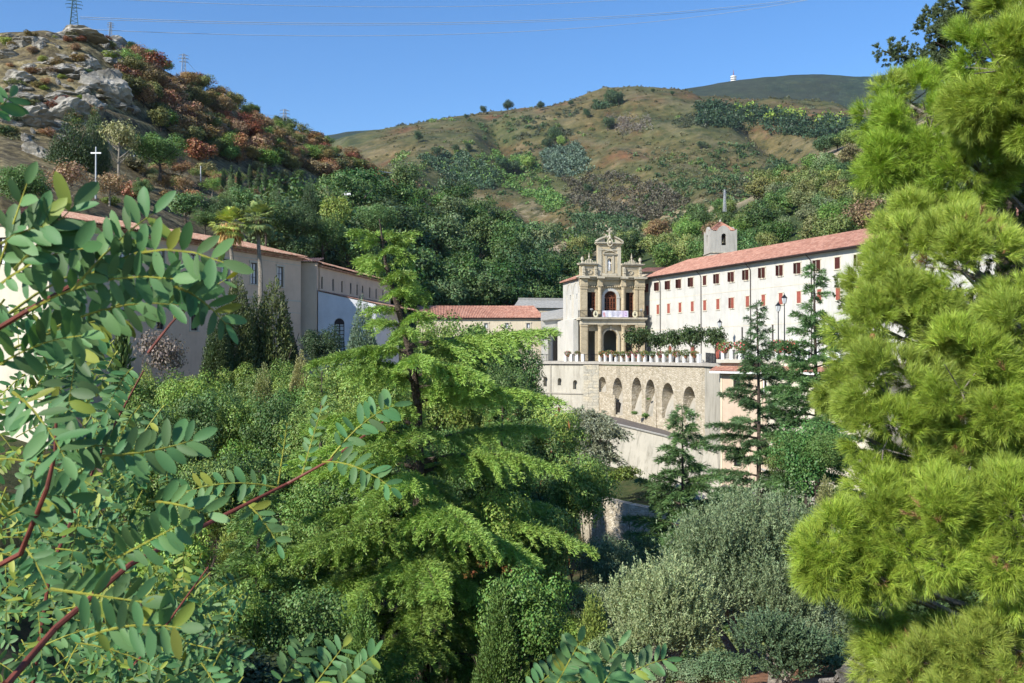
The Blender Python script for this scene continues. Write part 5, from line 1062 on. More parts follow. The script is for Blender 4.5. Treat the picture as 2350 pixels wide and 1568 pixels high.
# ------------------------------------------------------------------ vegetation of the far hills
def clumps(name, P0, r, cols_mat, per, ls, color, sq=.8):
    n = len(P0); k = np.repeat(np.arange(n), per); o = sph(n * per); o[:, 2] = abs(o[:, 2]) * 1.1 - .1
    rad = (r[k] * rng.uniform(.5, 1.05, n * per))[:, None]; C = P0[k] + o * rad * np.array([1, 1, sq * 1.2])
    me = leaves(name, C, o * .4 + rng.normal(size=(n * per, 3)), r[k] * ls, r[k] * ls * .8, M['leaf'], rng.random(n)[k] * .6 + rng.random(n * per) * .4)
    o_ = link(name, me, None, color); o_['kind'] = 'stuff'; return o_
def scatter(n, pyf, x0, x1, dens, ymin=560, ymax=1700):
    out = []
    while len(out) < n:
        m = 4000; px = rng.uniform(x0, x1, m); Y = rng.uniform(ymin, ymax, m) ; X = (px - CX) / F * Y; z = ground(X, Y); py = HZ - z / Y * F
        d = dens(px, py, X, Y, z); keep = rng.random(m) < d
        out += list(zip(X[keep], Y[keep], z[keep]))
    return np.array(out[:n])
low = lambda px, py, X, Y, z: np.clip((fbm(X / 130 + 3, Y / 130, 4) * 1.6 + .18 - (z - 150) / 260), 0, 1) * .8
spr = lambda px, py, X, Y, z: np.clip(fbm(X / 70 + 9, Y / 90, 3) - .32, 0, 1) * 1.5
ga = scatter(1500, None, 860, 2100, low); clumps('hillside_scrub', ga, rng.uniform(1.8, 4.6, len(ga)), None, 46, .55, (.045, .075, .028))
ga = scatter(1400, None, 860, 2100, lambda *a: low(a[0] + 5, a[1], a[2] + 400, a[3], a[4])); clumps('hillside_scrub', ga, rng.uniform(1.6, 3.8, len(ga)), None, 40, .55, (.09, .10, .055))
ga = scatter(450, None, 900, 2100, lambda *a: low(a[0], a[1], a[2] - 700, a[3] + 300, a[4])); clumps('hillside_scrub', ga, rng.uniform(2, 4.6, len(ga)), None, 46, .5, (.10, .15, .04))
ga = scatter(1500, None, 860, 2100, spr); clumps('hillside_scrub', ga, rng.uniform(1.5, 3.2, len(ga)), None, 40, .6, (.05, .06, .035))
ga = scatter(3600, None, 860, 2100, lambda px, py, X, Y, z: .3 + 0 * X); clumps('hillside_heather', ga, rng.uniform(.8, 2.2, len(ga)), None, 20, .8, (.075, .07, .028))
zone = lambda px, py, X, Y, z: ((py > 238 + (px - 1600) * .12) & (py < 285 + (px - 1600) * .12)).astype(float)
ga = scatter(700, None, 1600, 1990, zone, 1000, 1600); clumps('pine_plantation', ga, rng.uniform(4, 6.5, len(ga)), None, 46, .5, (.028, .05, .024), 1.5)
ga = scatter(90, None, 1690, 1930, lambda px, py, X, Y, z: ((py > 236 + (px - 1600) * .1) & (py < 258 + (px - 1600) * .12)).astype(float), 1000, 1600); clumps('pine_plantation', ga, rng.uniform(4, 6.5, len(ga)), None, 46, .5, (.16, .22, .04), 1.4)
def inpoly(poly):
    def f(px, py, X, Y, z):
        c = np.zeros(len(px), bool); j = len(poly) - 1
        for i in range(len(poly)):
            (xi, yi), (xj, yj) = poly[i], poly[j]; t = (yi > py) != (yj > py); c ^= t & (px < (xj - xi) * (py - yi) / ((yj - yi) or 1e-6) + xi); j = i
        return c * np.clip(.55 + fbm(X / 60, Y / 60, 2), .1, 1)
    return f
def patch(name, poly, n, r0, r1, col, sq=1.1, per=44, ymin=430):
    xs = [p[0] for p in poly]; g_ = scatter(n, None, min(xs), max(xs), inpoly(poly), ymin, 1500); clumps(name, g_, rng.uniform(r0, r1, len(g_)), None, per, .5, col, sq)
patch('grey_green_wood', [(1240, 345), (1330, 330), (1360, 390), (1300, 410), (1250, 395)], 260, 3, 5, (.075, .11, .075))
patch('bare_grey_wood', [(1290, 410), (1420, 400), (1520, 430), (1580, 470), (1500, 510), (1400, 505), (1320, 470)], 700, 2.3, 4.2, (.075, .068, .045), 1.3)
patch('bright_green_wood', [(1140, 350), (1220, 360), (1260, 420), (1300, 480), (1260, 490), (1190, 440), (1100, 420), (1010, 400)], 330, 2.4, 4.6, (.08, .14, .035), 1.3)
patch('dark_green_wood', [(1300, 500), (1400, 495), (1510, 515), (1480, 545), (1330, 540)], 230, 2.4, 4.2, (.04, .07, .028), ymin=430)
patch('blue_green_wood', [(960, 360), (1060, 350), (1150, 400), (1120, 440), (1000, 400)], 260, 2.6, 4.6, (.05, .085, .045))
patch('grey_dead_trees', [(1390, 265), (1490, 270), (1510, 310), (1420, 315)], 110, 1.6, 3.2, (.13, .115, .10), 2.2, 26, 900)
patch('dark_ridge_trees', [(1360, 236), (1420, 226), (1430, 240), (1365, 252)], 70, 3, 5, (.035, .06, .026), 1.3, ymin=900)
patch('olive_scrub', [(1480, 360), (1700, 330), (1800, 380), (1700, 450), (1560, 420)], 420, 1.4, 2.8, (.10, .105, .045))
# single trees one can tell apart on the brown hill
for x, y, w, lb in ((1348, 262, 22, 'dark round tree under the brown summit'), (1402, 228, 40, 'dark clump of trees high on the brown ridge left of the summit'), (1420, 230, 34, 'dark clump of trees on the brown ridge close to the summit'), (1310, 240, 16, 'lone ridge tree far left of the brown summit'), (1240, 246, 22, 'tree pair on the brown ridge'), (1110, 255, 20, 'dark tree on the left shoulder of the brown hill'), (960, 318, 26, 'dark tree at the left foot of the brown hill'), (1544, 214, 12, 'tiny lone tree just right of the brown summit'), (1500, 207, 12, 'tiny lone tree exactly on the brown summit'), (1070, 268, 14, 'small tree on the left skyline of the brown hill'), (1165, 248, 30, 'low dark tree row on the brown skyline'),
                    (1395, 290, 34, 'green tree with grey dead neighbours below the brown summit'), (1275, 320, 44, 'tall dark pine group in the middle of the brown hill'), (1258, 335, 30, 'dark pine at the left of the pine group'), (1290, 330, 30, 'bright green tree right of the dark pine group'), (1350, 438, 24, 'lone dark tree low in the brown valley slope'), (1000, 352, 26, 'dark tree on the lower left of the brown hill'), (1045, 345, 20, 'small dark tree on the brown hill flank'), (1075, 345, 22, 'small green tree on the brown hill flank'), (1210, 380, 40, 'light green tree over the gully'), (1180, 395, 36, 'dark green tree over the gully'), (1150, 385, 34, 'blue green tree beside the gully'), (1610, 335, 20, 'grey green tree on the slope below the plantation'), (1780, 398, 40, 'tall dark tree at the top of the green slope'), (1760, 410, 36, 'bare trunked tree at the top of the green slope')):
    p = hit(x, y + w * .4, 420)
    if p is None: continue
    p = hit(x, y + w * .4, 420); s = p.y / F; bright = 'bright' in lb or 'light' in lb
    tree('far', p.x, p.y, p.z - 1, w * s * 1.1, w * s, (.13, .19, .04) if bright else jit((.035, .06, .025), .2), lb)

# ------------------------------------------------------------------ cedars
def cedar(seed, H, prof, nb, path, color, tr, name_lb, loc, trunk_r, group=None, twig=.42, blade=.11, dens=26, asc=.18, droop=.30, extra=(), skip=0.0):
    """prof(t): branch length at height fraction t; path(t): trunk offset"""
    q = np.random.default_rng(seed); e = empty('cedar_tree', loc); tag(e, name_lb, 'tree', group)
    g = MB(); ts = np.linspace(0, 1, 12); g.tube([tuple(Vector((*path(t), H * t - (1.5 if t == 0 else 0)))) for t in ts], [trunk_r * (1 - t) ** .8 + .02 for t in ts], 9); g.build('trunk', M[tr], e)
    wood = MB(); Cs, As, Ls, Ti = [], [], [], []
    specs = []
    for i in range(nb):
        t = .04 + .95 * (i / nb) ** .92; a = i * 2.399 + q.uniform(-.5, .5)
        if q.random() < skip: continue
        specs.append((t, a, prof(t) * q.uniform(.62, 1.12), asc + .5 * t ** 2 * q.uniform(.6, 1.3), droop * q.uniform(.7, 1.3)))
    specs += list(extra)
    for t, a, Lb, up_, dr_ in specs:
        base = np.array([*path(t), H * t]); out = np.array([math.cos(a), math.sin(a), 0]); side = np.array([-out[1], out[0], 0]); bend = q.uniform(-.2, .2)
        f = lambda s: base + out * Lb * s + side * Lb * bend * s * s + np.array([0, 0, Lb * (up_ * s - dr_ * s ** 2.2)])
        wood.tube([tuple(f(s)) for s in (0, .25, .5, .75, .97)], [max(.012, .022 * Lb * (1 - s * .9)) for s in (0, .25, .5, .75, .97)], 5, False)
        nt_ = max(6, int(Lb * 11)); btint = q.random() * .5
        for j in range(nt_):
            s = .12 + .88 * (j + q.random()) / nt_; p = f(s); sg = 1 if j % 2 else -1
            tl = (twig * Lb * (1.05 - s) + .28 + .1 * q.random()) * q.uniform(.6, 1.15); tl = min(tl, 1.9)
            d0 = out * q.uniform(.55, .95) + side * sg * q.uniform(.45, 1.0) + np.array([0, 0, q.uniform(-.05, .25)]); d0 /= np.linalg.norm(d0)
            m = max(4, int(tl * dens)); u = q.random(m)
            c = p + d0 * (tl * u)[:, None] + np.array([0, 0, 1.0]) * (-(.38 + .3 * q.random()) * tl * u ** 1.8)[:, None]
            c = c + q.normal(size=(m, 3)) * np.array([.04, .04, .045])
            ax = d0 * .9 + np.array([0, 0, -.45]) * u[:, None] + q.normal(size=(m, 3)) * .42 + np.array([0, 0, .12])
            Cs.append(c); As.append(ax); Ls.append(blade * q.uniform(.7, 1.3, m)); Ti.append(np.clip(btint + .25 * u + q.random(m) * .3, 0, 1))
    C = np.concatenate(Cs); wood.build('branches', M[tr], e)['kind'] = 'stuff'
    n = len(C); L_ = np.concatenate(Ls); me = leaves('crown', C, np.concatenate(As), L_, L_ * .18, M['needle'], np.concatenate(Ti), rhomb=.35)
    link('crown', me, e, color); return e, n
tot = 0
Yc = 38; zb = (HZ - 1640) / F * Yc; Hc = (1640 - 505) / F * Yc
def cpath(t):
    y = 1640 - 1135 * t; px = np.interp(y, [505, 600, 690, 740, 820, 900, 1200, 1640], [872, 885, 908, 925, 945, 957, 962, 968]); return ((px - 966) / F * Yc, 0.25 * math.sin(t * 5))
cp_ = lambda t: np.interp(t, [0, .12, .3, .42, .5, .58, .66, .74, .80, .86, .93, 1], [7.0, 6.8, 6.2, 5.7, 5.2, 4.6, 3.6, 2.6, 1.7, 1.2, .85, .4])
ex = [(.745, .12, 5.6, .16, .05), (.735, 3.3, 3.6, .1, .25), (.66, .05, 5.2, .05, .14), (.70, -.6, 3.6, .15, .3), (.40, .1, 6.2, .08, .28), (.22, -.15, 6.8, .05, .22), (.28, 3.4, 6.2, .05, .3), (.12, -.3, 7.2, .1, .25), (.55, 3.0, 4.6, .12, .3), (.9, 2.6, 1.5, .6, .3), (.95, .4, 1.2, .7, .3), (.87, -1.2, 1.7, .45, .3), (.96, 3.6, 1.1, .6, .4), (.35, -1.4, 5.0, .1, .3), (.48, -1.9, 4.4, .1, .3), (.3, -2.2, 5, .1, .35)]
e, n = cedar(3, Hc, cp_, 84, cpath, (.145, .22, .045), 'bark', 'tall bright green cedar in the centre with layered drooping boughs', P(966, 1640, Yc), .34, extra=ex, twig=.36, blade=.15, dens=190, skip=.2); tot += n
def small_cedar(seed, px, pyt, pyb, rpx, Y, lb, col=(.075, .125, .045), nb=46, tr='bark', skip=.1, pr=None, blade=.25, dens=72, droop=.16):
    H0 = (pyb - pyt) / F * Y; r = rpx / F * Y; pyb = max(pyb, HZ - (gz((px - CX) / F * Y, Y) - .2) / Y * F); H = (pyb - pyt) / F * Y; pr = pr or [1.0, .95, .85, .7, .52, .34, .2, .08]
    return cedar(seed, H, lambda t: r * np.interp((t * H - (H - H0)) / H0, np.linspace(0, 1, len(pr)), pr), nb, lambda t: (0.1 * math.sin(t * 4 + seed), 0), col, tr, lb, P(px, pyb, Y), H * .0105, 'sparse cedars before the terrace', twig=.30, blade=blade, dens=dens, asc=.12, droop=droop, skip=skip)[1]
tot += small_cedar(11, 1562, 932, 1450, 215, 58, 'broad cedar with flat boughs standing before the ramp wall', nb=88, col=(.065, .115, .038))
tot += small_cedar(12, 1738, 688, 1190, 155, 74, 'tall sparse cedar whose thin tip crosses the white wing', nb=92, skip=.12, col=(.05, .09, .035))
tot += small_cedar(13, 1872, 600, 960, 130, 66, 'thin topped cedar right of the lamp posts, partly behind the pine', nb=105, skip=.15, pr=[1, 1.1, .95, .7, .5, .22, .25, .08], col=(.065, .12, .04))
tot += small_cedar(21, 740, 850, 1620, 175, 47, 'dense green cedar left of and behind the tall central one', col=(.12, .18, .045), nb=70, skip=.05, blade=.19, dens=100, droop=.22)
tot += small_cedar(22, 1150, 905, 1620, 190, 45, 'green cedar right of and behind the tall central one', col=(.10, .165, .04), nb=70, skip=.05, blade=.19, dens=100, droop=.22)
tot += small_cedar(23, 590, 1080, 1700, 190, 36, 'lower cedar at the left of the valley behind the locust leaves', col=(.09, .15, .04), nb=66, skip=.05, blade=.19, dens=100, droop=.22)
# ------------------------------------------------------------------ trees of the valley, left and centre
put('con', 545, 640, 880, 140, 86, (.06, .075, .025), 'left one of the dark evergreen pair under the palms'); put('con', 628, 645, 890, 190, 88, (.06, .075, .025), 'taller right one of the dark evergreen pair under the palms'); put('con', 590, 680, 880, 160, 89, (.035, .05, .02), 'dark evergreen between the pair under the palms')
put('con', 500, 710, 890, 110, 84, (.04, .06, .022), 'small dark evergreen left of the pair'); put('cyp', 280, 650, 900, 420, 66, (.05, .075, .02), 'green cypress column before the shaded long building'); put('con', 665, 760, 900, 80, 90, (.03, .045, .02), 'dark evergreen right of the pair'); put('con', 832, 690, 850, 125, 82, (.085, .12, .075), 'blue grey conifer before the pale lean-to'); put('near', 738, 745, 860, 110, 88, (.03, .05, .02), 'dark round bush below the balcony')
put('con', 690, 815, 960, 85, 66, (.17, .165, .065), 'yellowish conifer below the dark evergreens'); put('con', 605, 845, 970, 110, 64, (.12, .13, .045), 'olive yellow conifer left of the yellowish one'); put('thin', 370, 745, 870, 130, 78, (.10, .08, .065), 'bare grey twiggy bush before the shaded building')
VG = [(.085, .135, .03), (.12, .17, .035), (.055, .095, .028), (.15, .20, .045)]
vl = [(350, 850, 1010, 190, 62, 0), (450, 850, 1000, 170, 60, 1), (480, 900, 1060, 190, 56, 2), (560, 900, 1060, 170, 57, 0), (640, 900, 1080, 190, 55, 2), (330, 930, 1100, 200, 54, 2), (760, 830, 1010, 200, 60, 1), (700, 930, 1130, 180, 52, 0), (800, 900, 1100, 210, 54, 3), (860, 830, 1000, 190, 58, 1), (1080, 720, 950, 220, 84, 0), (1000, 735, 950, 160, 80, 1), (1170, 780, 980, 170, 82, 2), (1060, 830, 1010, 200, 64, 1), (1150, 860, 1060, 190, 66, 0), (1210, 900, 1100, 160, 72, 2), (740, 1000, 1180, 200, 50, 0), (600, 1040, 1220, 210, 48, 2), (500, 1040, 1200, 180, 46, 2), (1230, 1000, 1180, 170, 66, 2), (1270, 1080, 1260, 150, 62, 2)]
for i, (x, yt, yb, w, Y, c) in enumerate(vl):
    put('near', x, yt, yb, w, Y, jit(VG[c], .12), '%s leafy tree in the valley %s' % (['mid green', 'light green', 'dark green', 'yellow green'][c], 'left of the big cedar' if x < 900 else 'behind and right of the big cedar'), 'leafy trees of the valley floor')
for Yr, top, amp, x0, x1, st in ((80, 850, 25, 290, 1260, 62), (67, 900, 30, 300, 1290, 66), (57, 960, 35, 300, 1310, 74), (47, 1050, 40, 320, 1330, 84), (39, 1160, 50, 330, 800, 96), (39, 1160, 50, 1170, 1350, 90), (31, 1300, 60, 380, 860, 110), (31, 1290, 60, 1130, 1400, 110)):
    x = x0
    while x < x1:
        xx = x + random.uniform(-18, 18); Y = Yr * random.uniform(.96, 1.05); X = (xx - CX) / F * Y; z = gz(X, Y) - .5; tp = top + random.uniform(-amp, amp); h = (HZ - tp) / F * Y - z; x += st
        if h < 3: continue
        kd = 'cnn' if random.random() < .2 else 'near'; w = st * 2.0 / F * Y * (0.9 if kd == 'cnn' else 1.15); c = jit(random.choice(VG + [(.10, .15, .035), (.07, .12, .03)]), .2)
        tree(kd, X, Y, z, h, w, c, '%s %s %s' % (cname(c), 'conifer' if kd == 'cnn' else 'leafy tree', 'in the %s valley row %s' % ({80: 'farthest', 67: 'second farthest', 57: 'third', 47: 'fourth', 39: 'second nearest', 31: 'nearest'}[Yr], band(xx, [480, 640, 800, 960, 1080, 1200], ['behind the locust', 'under the dark evergreens', 'below the lean-to', 'just left of the cedar trunk', 'just right of the cedar trunk', 'under the pink roof', 'beside the garden wall']))), group='leafy trees of the valley floor', name='valley_conifer' if kd == 'cnn' else 'valley_tree')
# rusty pines
for x, yt, yb, w, Y, lb in ((400, 965, 1110, 190, 50, 'rust tinged pine left of the valley, behind the foreground leaves'), (1160, 840, 1060, 150, 60, 'rust tinged pine just right of the big cedar, upper one'), (1215, 960, 1220, 190, 54, 'rust tinged pine right of the big cedar, middle one'), (1170, 1120, 1420, 230, 48, 'rust tinged pine right of the big cedar, lowest one')):
    t = put('near', x, yt, yb, w, Y, (.055, .09, .025), lb); c2 = link('browned_foliage', random.choice(BT), t, (.20, .09, .035)); c2.scale = (1.04, 1.04, 1.0)
# undergrowth filling the shaded valley
for i in range(150):
    px, py = random.uniform(330, 1480), random.uniform(1060, 1640); Y = random.uniform(24, 60) if py > 1250 else random.uniform(40, 66)
    x = (px - CX) / F * Y; z = gz(x, Y); s = random.uniform(2.2, 4.2); top = HZ - (z + s) / Y * F
    shrub(x, Y, z - .3, s * random.uniform(1.1, 1.6), s, jit(random.choice([(.05, .08, .025), (.07, .11, .03), (.04, .06, .02)]), .2), 'leafy shrub in the shaded undergrowth of the valley floor', 'undergrowth shrubs of the valley', near=(Y < 45))
for i in range(46):
    px = random.uniform(1480, 2500); Y = random.uniform(30, 78); x = (px - CX) / F * Y; s = random.uniform(2, 3.6)
    shrub(x, Y, gz(x, Y) - .3, s * random.uniform(1.2, 1.7), s, jit(random.choice([(.05, .08, .025), (.07, .11, .03), (.10, .12, .04)]), .2), 'leafy shrub on the shaded slope behind the olives and the pine', 'shrubs of the slope below the wing', near=(Y < 45))
for x, yt, yb, w, Y, c, lb in ((1850, 965, 1190, 190, 62, (.055, .115, .03), 'ivy covered broadleaf tree left of the pine'), (1800, 1000, 1180, 110, 66, (.09, .12, .035), 'lighter leafy tree beside the ivy covered one'), (1905, 980, 1160, 110, 60, (.07, .12, .03), 'leafy tree half hidden by the pine'),
                        (1400, 1230, 1480, 150, 42, (.09, .12, .06), 'grey green leafy tree between cedar and olive, upper one'), (1365, 1330, 1560, 130, 38, (.13, .16, .08), 'pale grey green tree at the foot of the big cedar'), (1460, 1220, 1400, 160, 46, (.055, .085, .035), 'dark leafy tree under the broad cedar')):
    put('near', x, yt, yb, w, Y, c, lb)
put('con', 1895, 1100, 1300, 120, 30, (.15, .155, .06), 'yellow green juniper squeezed beside the pine')
for i in range(6): 
    x = random.uniform(1330, 1440); p = P(x, 1100 + random.uniform(-8, 20), 104); shrub(p.x, p.y, p.z - .6, 3.2, 2.2, jit((.10, .15, .03), .2), 'green shrub on the grassy bank above the curved garden wall', 'shrubs on the grassy bank')
for x, y, w, lb in ((1455, 948, 16, 'tuft of green growing at the foot of the third arch'), (1487, 913, 9, 'small green plant growing in the fourth arch'), (1480, 955, 20, 'green weeds at the foot of the arched wall')):
    p = P(x, y + 5, 131); shrub(p.x, p.y - .6, p.z, w * .06, w * .05, (.07, .13, .03), lb)
# ------------------------------------------------------------------ feathery shrubs: willow and olives
def feathery(name, lobes, shoots, L, per, ls, lw_, color, mat, up=.8, droop=0.0):
    """crown of long leafy shoots that rise from rounded lobes (x,y,z,r)"""
    lob = np.array(lobes); w = lob[:, 3] ** 2; k = rng.choice(len(lob), shoots, p=w / w.sum()); o = sph(shoots); o[:, 2] = np.abs(o[:, 2]) * .9 - .1
    B = lob[k, :3] + o * (lob[k, 3] * rng.uniform(.45, .95, shoots))[:, None]
    d = unit(o * (1 - up) + np.array([0, 0, up]) + rng.normal(size=(shoots, 3)) * .22); Ls = L * rng.uniform(.5, 1.3, shoots)
    kk = np.repeat(np.arange(shoots), per); u = rng.random(shoots * per)
    C = B[kk] + d[kk] * (Ls[kk] * u)[:, None] + np.array([0, 0, -1.0]) * (droop * Ls[kk] * u ** 2)[:, None]
    A = unit(d[kk] * .8 + np.array([0, 0, -droop * 1.5]) * u[:, None] + rng.normal(size=(len(kk), 3)) * .5)
    return link(name, leaves(name, C, A, ls * rng.uniform(.7, 1.3, len(kk)), lw_, M['leaf'], rng.random(shoots)[kk] * .5 + rng.random(len(kk)) * .5), mat, color)
def lob(lst, Y): return [(*P(x, y, Y + dy), r / F * Y) for x, y, r, dy in lst]
def rel(lst, o): return [(x - o.x, y - o.y, z - o.z, r) for x, y, z, r in lst]
def big_shrub(nm, base, lobes, shoots, L, per, ls, lw_, color, lb, limbs=8, tr='bark_pale', droop=0.0, up=.8):
    e = empty(nm, base); tag(e, lb, 'tree'); lb_ = rel(lobes, base); feathery('crown', lb_, shoots, L, per, ls, lw_, color, e, up, droop)
    g = MB(); q = random.Random(len(lobes))
    for i in range(limbs):
        x, y, z, r = lb_[i % len(lb_)]; g.tube([(q.uniform(-.2, .2), q.uniform(-.2, .2), -.4), (x * .3, y * .3, z * .35), (x * .7 + q.uniform(-.2, .2), y * .7, z * .7), (x, y, z)], [.16, .12, .07, .03], 6)
    g.build('trunk', M[tr], e); return e
big_shrub('willow_tree', P(1352, 1108, 106), lob([(1345, 985, 52, 0), (1310, 1010, 40, 1), (1380, 1005, 44, -1), (1350, 1045, 50, -1), (1325, 1050, 34, 0), (1375, 1060, 30, 0)], 106), 700, 2.0, 34, .34, .12, (.16, .175, .12), 'silvery willow like tree standing on the bank before the ramp wall', droop=.8, up=.5)
big_shrub('olive_tree', P(1730, 1590, 27), lob([(1640, 1290, 95, 0), (1740, 1270, 100, .5), (1830, 1310, 80, .5), (1680, 1400, 100, -.4), (1790, 1410, 110, -.4), (1870, 1420, 60, 0), (1590, 1350, 80, 0), (1700, 1230, 70, 1), (1800, 1240, 60, 1)], 27), 3000, .95, 34, .085, .026, (.12, .155, .078), 'wide grey green olive with upright shoots before the pine')
big_shrub('olive_tree', P(1500, 1560, 25), lob([(1520, 1400, 80, 0), (1450, 1420, 60, .3), (1580, 1430, 70, .2), (1500, 1480, 80, -.3), (1570, 1480, 70, -.2)], 25), 1900, .8, 34, .08, .026, (.18, .215, .105), 'pale sunlit olive at the bottom, left of the wide one')
big_shrub('shrub', P(1780, 1590, 22), lob([(1760, 1480, 70, 0), (1830, 1500, 60, 0), (1800, 1540, 60, 0)], 22), 900, .4, 26, .06, .03, (.065, .10, .05), 'blue green shrub below the wide olive', up=.5)
for i, (x, y, w, h, Y, c) in enumerate(((1450, 1540, 120, 90, 23, (.16, .19, .10)), (1590, 1545, 110, 80, 23, (.10, .14, .07)), (1660, 1530, 120, 100, 22.5, (.07, .11, .05)), (1890, 1500, 120, 120, 24, (.06, .10, .045)), (1390, 1500, 90, 130, 30, (.13, .17, .07)), (1860, 1420, 120, 110, 26, (.10, .13, .07)))):
    p = P(x, y + h * .5, Y); shrub(p.x, p.y, p.z, w / F * Y * 1.3, h / F * Y * 1.3, c, 'low %s shrub at the foot of the olives, %s' % (cname(c), ['leftmost under the pale olive', 'between the two olives', 'beside the blue green shrub', 'rightmost by the pine', 'tall one near the cedar', 'right behind the blue green shrub'][i]), 'low shrubs at the foot of the olives', near=True)
# fallen soil patch, rock and stone wall at the bottom right
sm = flat('red_earth', (.26, .13, .07), .95, var=.4, scale=2, bump=.7, bscale=8)
b = MB(); pts = [(x, y) for x in np.linspace(-1, 12, 14) for y in np.linspace(16, 30, 12)]; n0 = b.pts([(x, y, gz(x, y) + .06) for x, y in pts])
for i in range(13):
    for j in range(11): a = n0 + i * 12 + j; b.fc.append((a, a + 1, a + 13, a + 12))
o = b.build('soil', sm, None, True); o['kind'] = 'structure'
for i, (x, y, w, h, Y, lb) in enumerate(((1990, 1570, 150, 120, 12, 'pale rock at the bottom right under the pine'), (2040, 1620, 130, 90, 11, 'second pale rock lower under the pine'), (1960, 1600, 70, 50, 13, 'small rock left of the pale ones under the pine'))):
    o = link('boulder', RK[i]); o.location = P(x, y, Y); s = Y / F; o.scale = (w * s / 2, w * s / 2, h * s / 2); tag(o, lb, 'boulder')
b = MB(); b.tube([P(1895, 1585, 16), P(1935, 1530, 15), P(1980, 1480, 14)], [.05, .045, .03], 6); b.tube([P(1880, 1560, 16), P(1950, 1555, 15), P(2020, 1560, 14)], [.04, .04, .03], 6); o = b.build('fallen_branch', M['bark_pale']); tag(o, 'pale fallen branches in the shade at the bottom right', 'branch')
# ------------------------------------------------------------------ palms
def palm(px, pyc, pyb, Y, lb, dead):
    b_ = P(px + 8, pyb, Y); top = P(px, pyc, Y) - b_; e = empty('palm_tree', b_); tag(e, lb, 'palm tree', 'two tall fan palms before the long building')
    g = MB(); g.tube([(0, 0, -.5), top * .35 + Vector((.1, 0, 0)), top * .7, top], [.26, .2, .17, .22], 9); g.build('trunk', M['bark_pale'], e)
    def fans(nm, n, elo, ehi, size, color, hang):
        V, Fc = [], []; ti = []
        for i in range(n):
            az = random.uniform(0, 6.283); el = random.uniform(elo, ehi); d = np.array([math.cos(az) * math.cos(el), math.sin(az) * math.cos(el), math.sin(el)]); pet = random.uniform(.7, 1.1) * size
            c = np.array(top) + d * pet + np.array([0, 0, -.12 * pet]); s = np.cross(d, [0, 0, 1]); s /= np.linalg.norm(s); u_ = np.cross(s, d); nb_ = 16; tt = random.random() * .6
            a = s * .02; k = len(V); V += [np.array(top) - a, np.array(top) + a, c + a, c - a]; Fc.append((k, k + 1, k + 2, k + 3)); ti.append(.9)
            for j in range(nb_):
                th = math.pi * (.08 + .84 * j / (nb_ - 1)); dd2 = d * math.sin(th) * 1.0 + s * math.cos(th) * .9 + u_ * .1; L_ = size * .75 * random.uniform(.8, 1.1)
                t1 = c + dd2 * L_ * .6; t2 = c + dd2 * L_ + np.array([0, 0, -hang * L_]); w_ = np.cross(dd2, u_); w_ = w_ / (np.linalg.norm(w_) + 1e-6) * .045
                k = len(V); V += [c, t1 - w_, t2, t1 + w_]; Fc.append((k, k + 1, k + 2, k + 3)); ti.append(min(1, tt + random.random() * .4))
        link(nm, npmesh(nm, np.array(V), Fc, M['leaf'], ti), e, color)
    fans('fronds', 80, -.8, 1.5, 1.15, (.24, .28, .07) if dead else (.15, .19, .07), .3)
    n = 420 if dead else 200; az = rng.uniform(0, 6.283, n); rr_ = rng.uniform(.15, .75, n) * (1 if dead else .7); dz = rng.uniform(-.9, .1, n)
    C = np.stack([np.cos(az) * rr_, np.sin(az) * rr_, dz], 1) + np.array(top); A = np.stack([np.cos(az) * .28, np.sin(az) * .28, -np.ones(n)], 1) + rng.normal(size=(n, 3)) * .12
    link('dead_skirt', leaves('dead_skirt', C, A, rng.uniform(.8, 1.7, n) * (1 if dead else .8), .14, M['leaf']), e, (.36, .24, .10) if dead else (.10, .09, .05))
palm(527, 512, 700, 92, 'left fan palm with a big golden skirt of dead fronds', True); palm(590, 500, 695, 93, 'right fan palm with a green crown and a small dull skirt', False)
# ------------------------------------------------------------------ round trees on the terrace
TL = [broad_crown('crown', 20, 800, .085, zc=.70, hr=.56, vr=.26, lob=(.10, .22), jag=.6) for _ in range(2)]
for i, (px, w, Y, pyt) in enumerate(((1466, 76, 139, 752), (1508, 50, 135, 762), (1548, 52, 131, 757), (1594, 62, 128, 748), (1642, 60, 124, 752))):
    p = P(px, 0, Y); h = (HZ - pyt) / F * Y - TZ; e = empty('terrace_tree', (p.x, p.y, TZ), random.uniform(0, 6)); e.scale = (w / F * Y, w / F * Y, h)
    tag(e, ['largest round dark tree on the terrace, right beside the church', 'second small round tree on the terrace from the church', 'third small round tree on the terrace from the church', 'fourth round tree on the terrace from the church', 'round tree on the terrace behind the lamp post'][i], 'tree', 'clipped round trees on the terrace')
    link('trunk', TR[i % 4], e); link('crown', TL[i % 2], e, (.038, .06, .02)); link('crown', TL[(i + 1) % 2], e, (.032, .052, .018)).rotation_euler = (0, 0, 1)
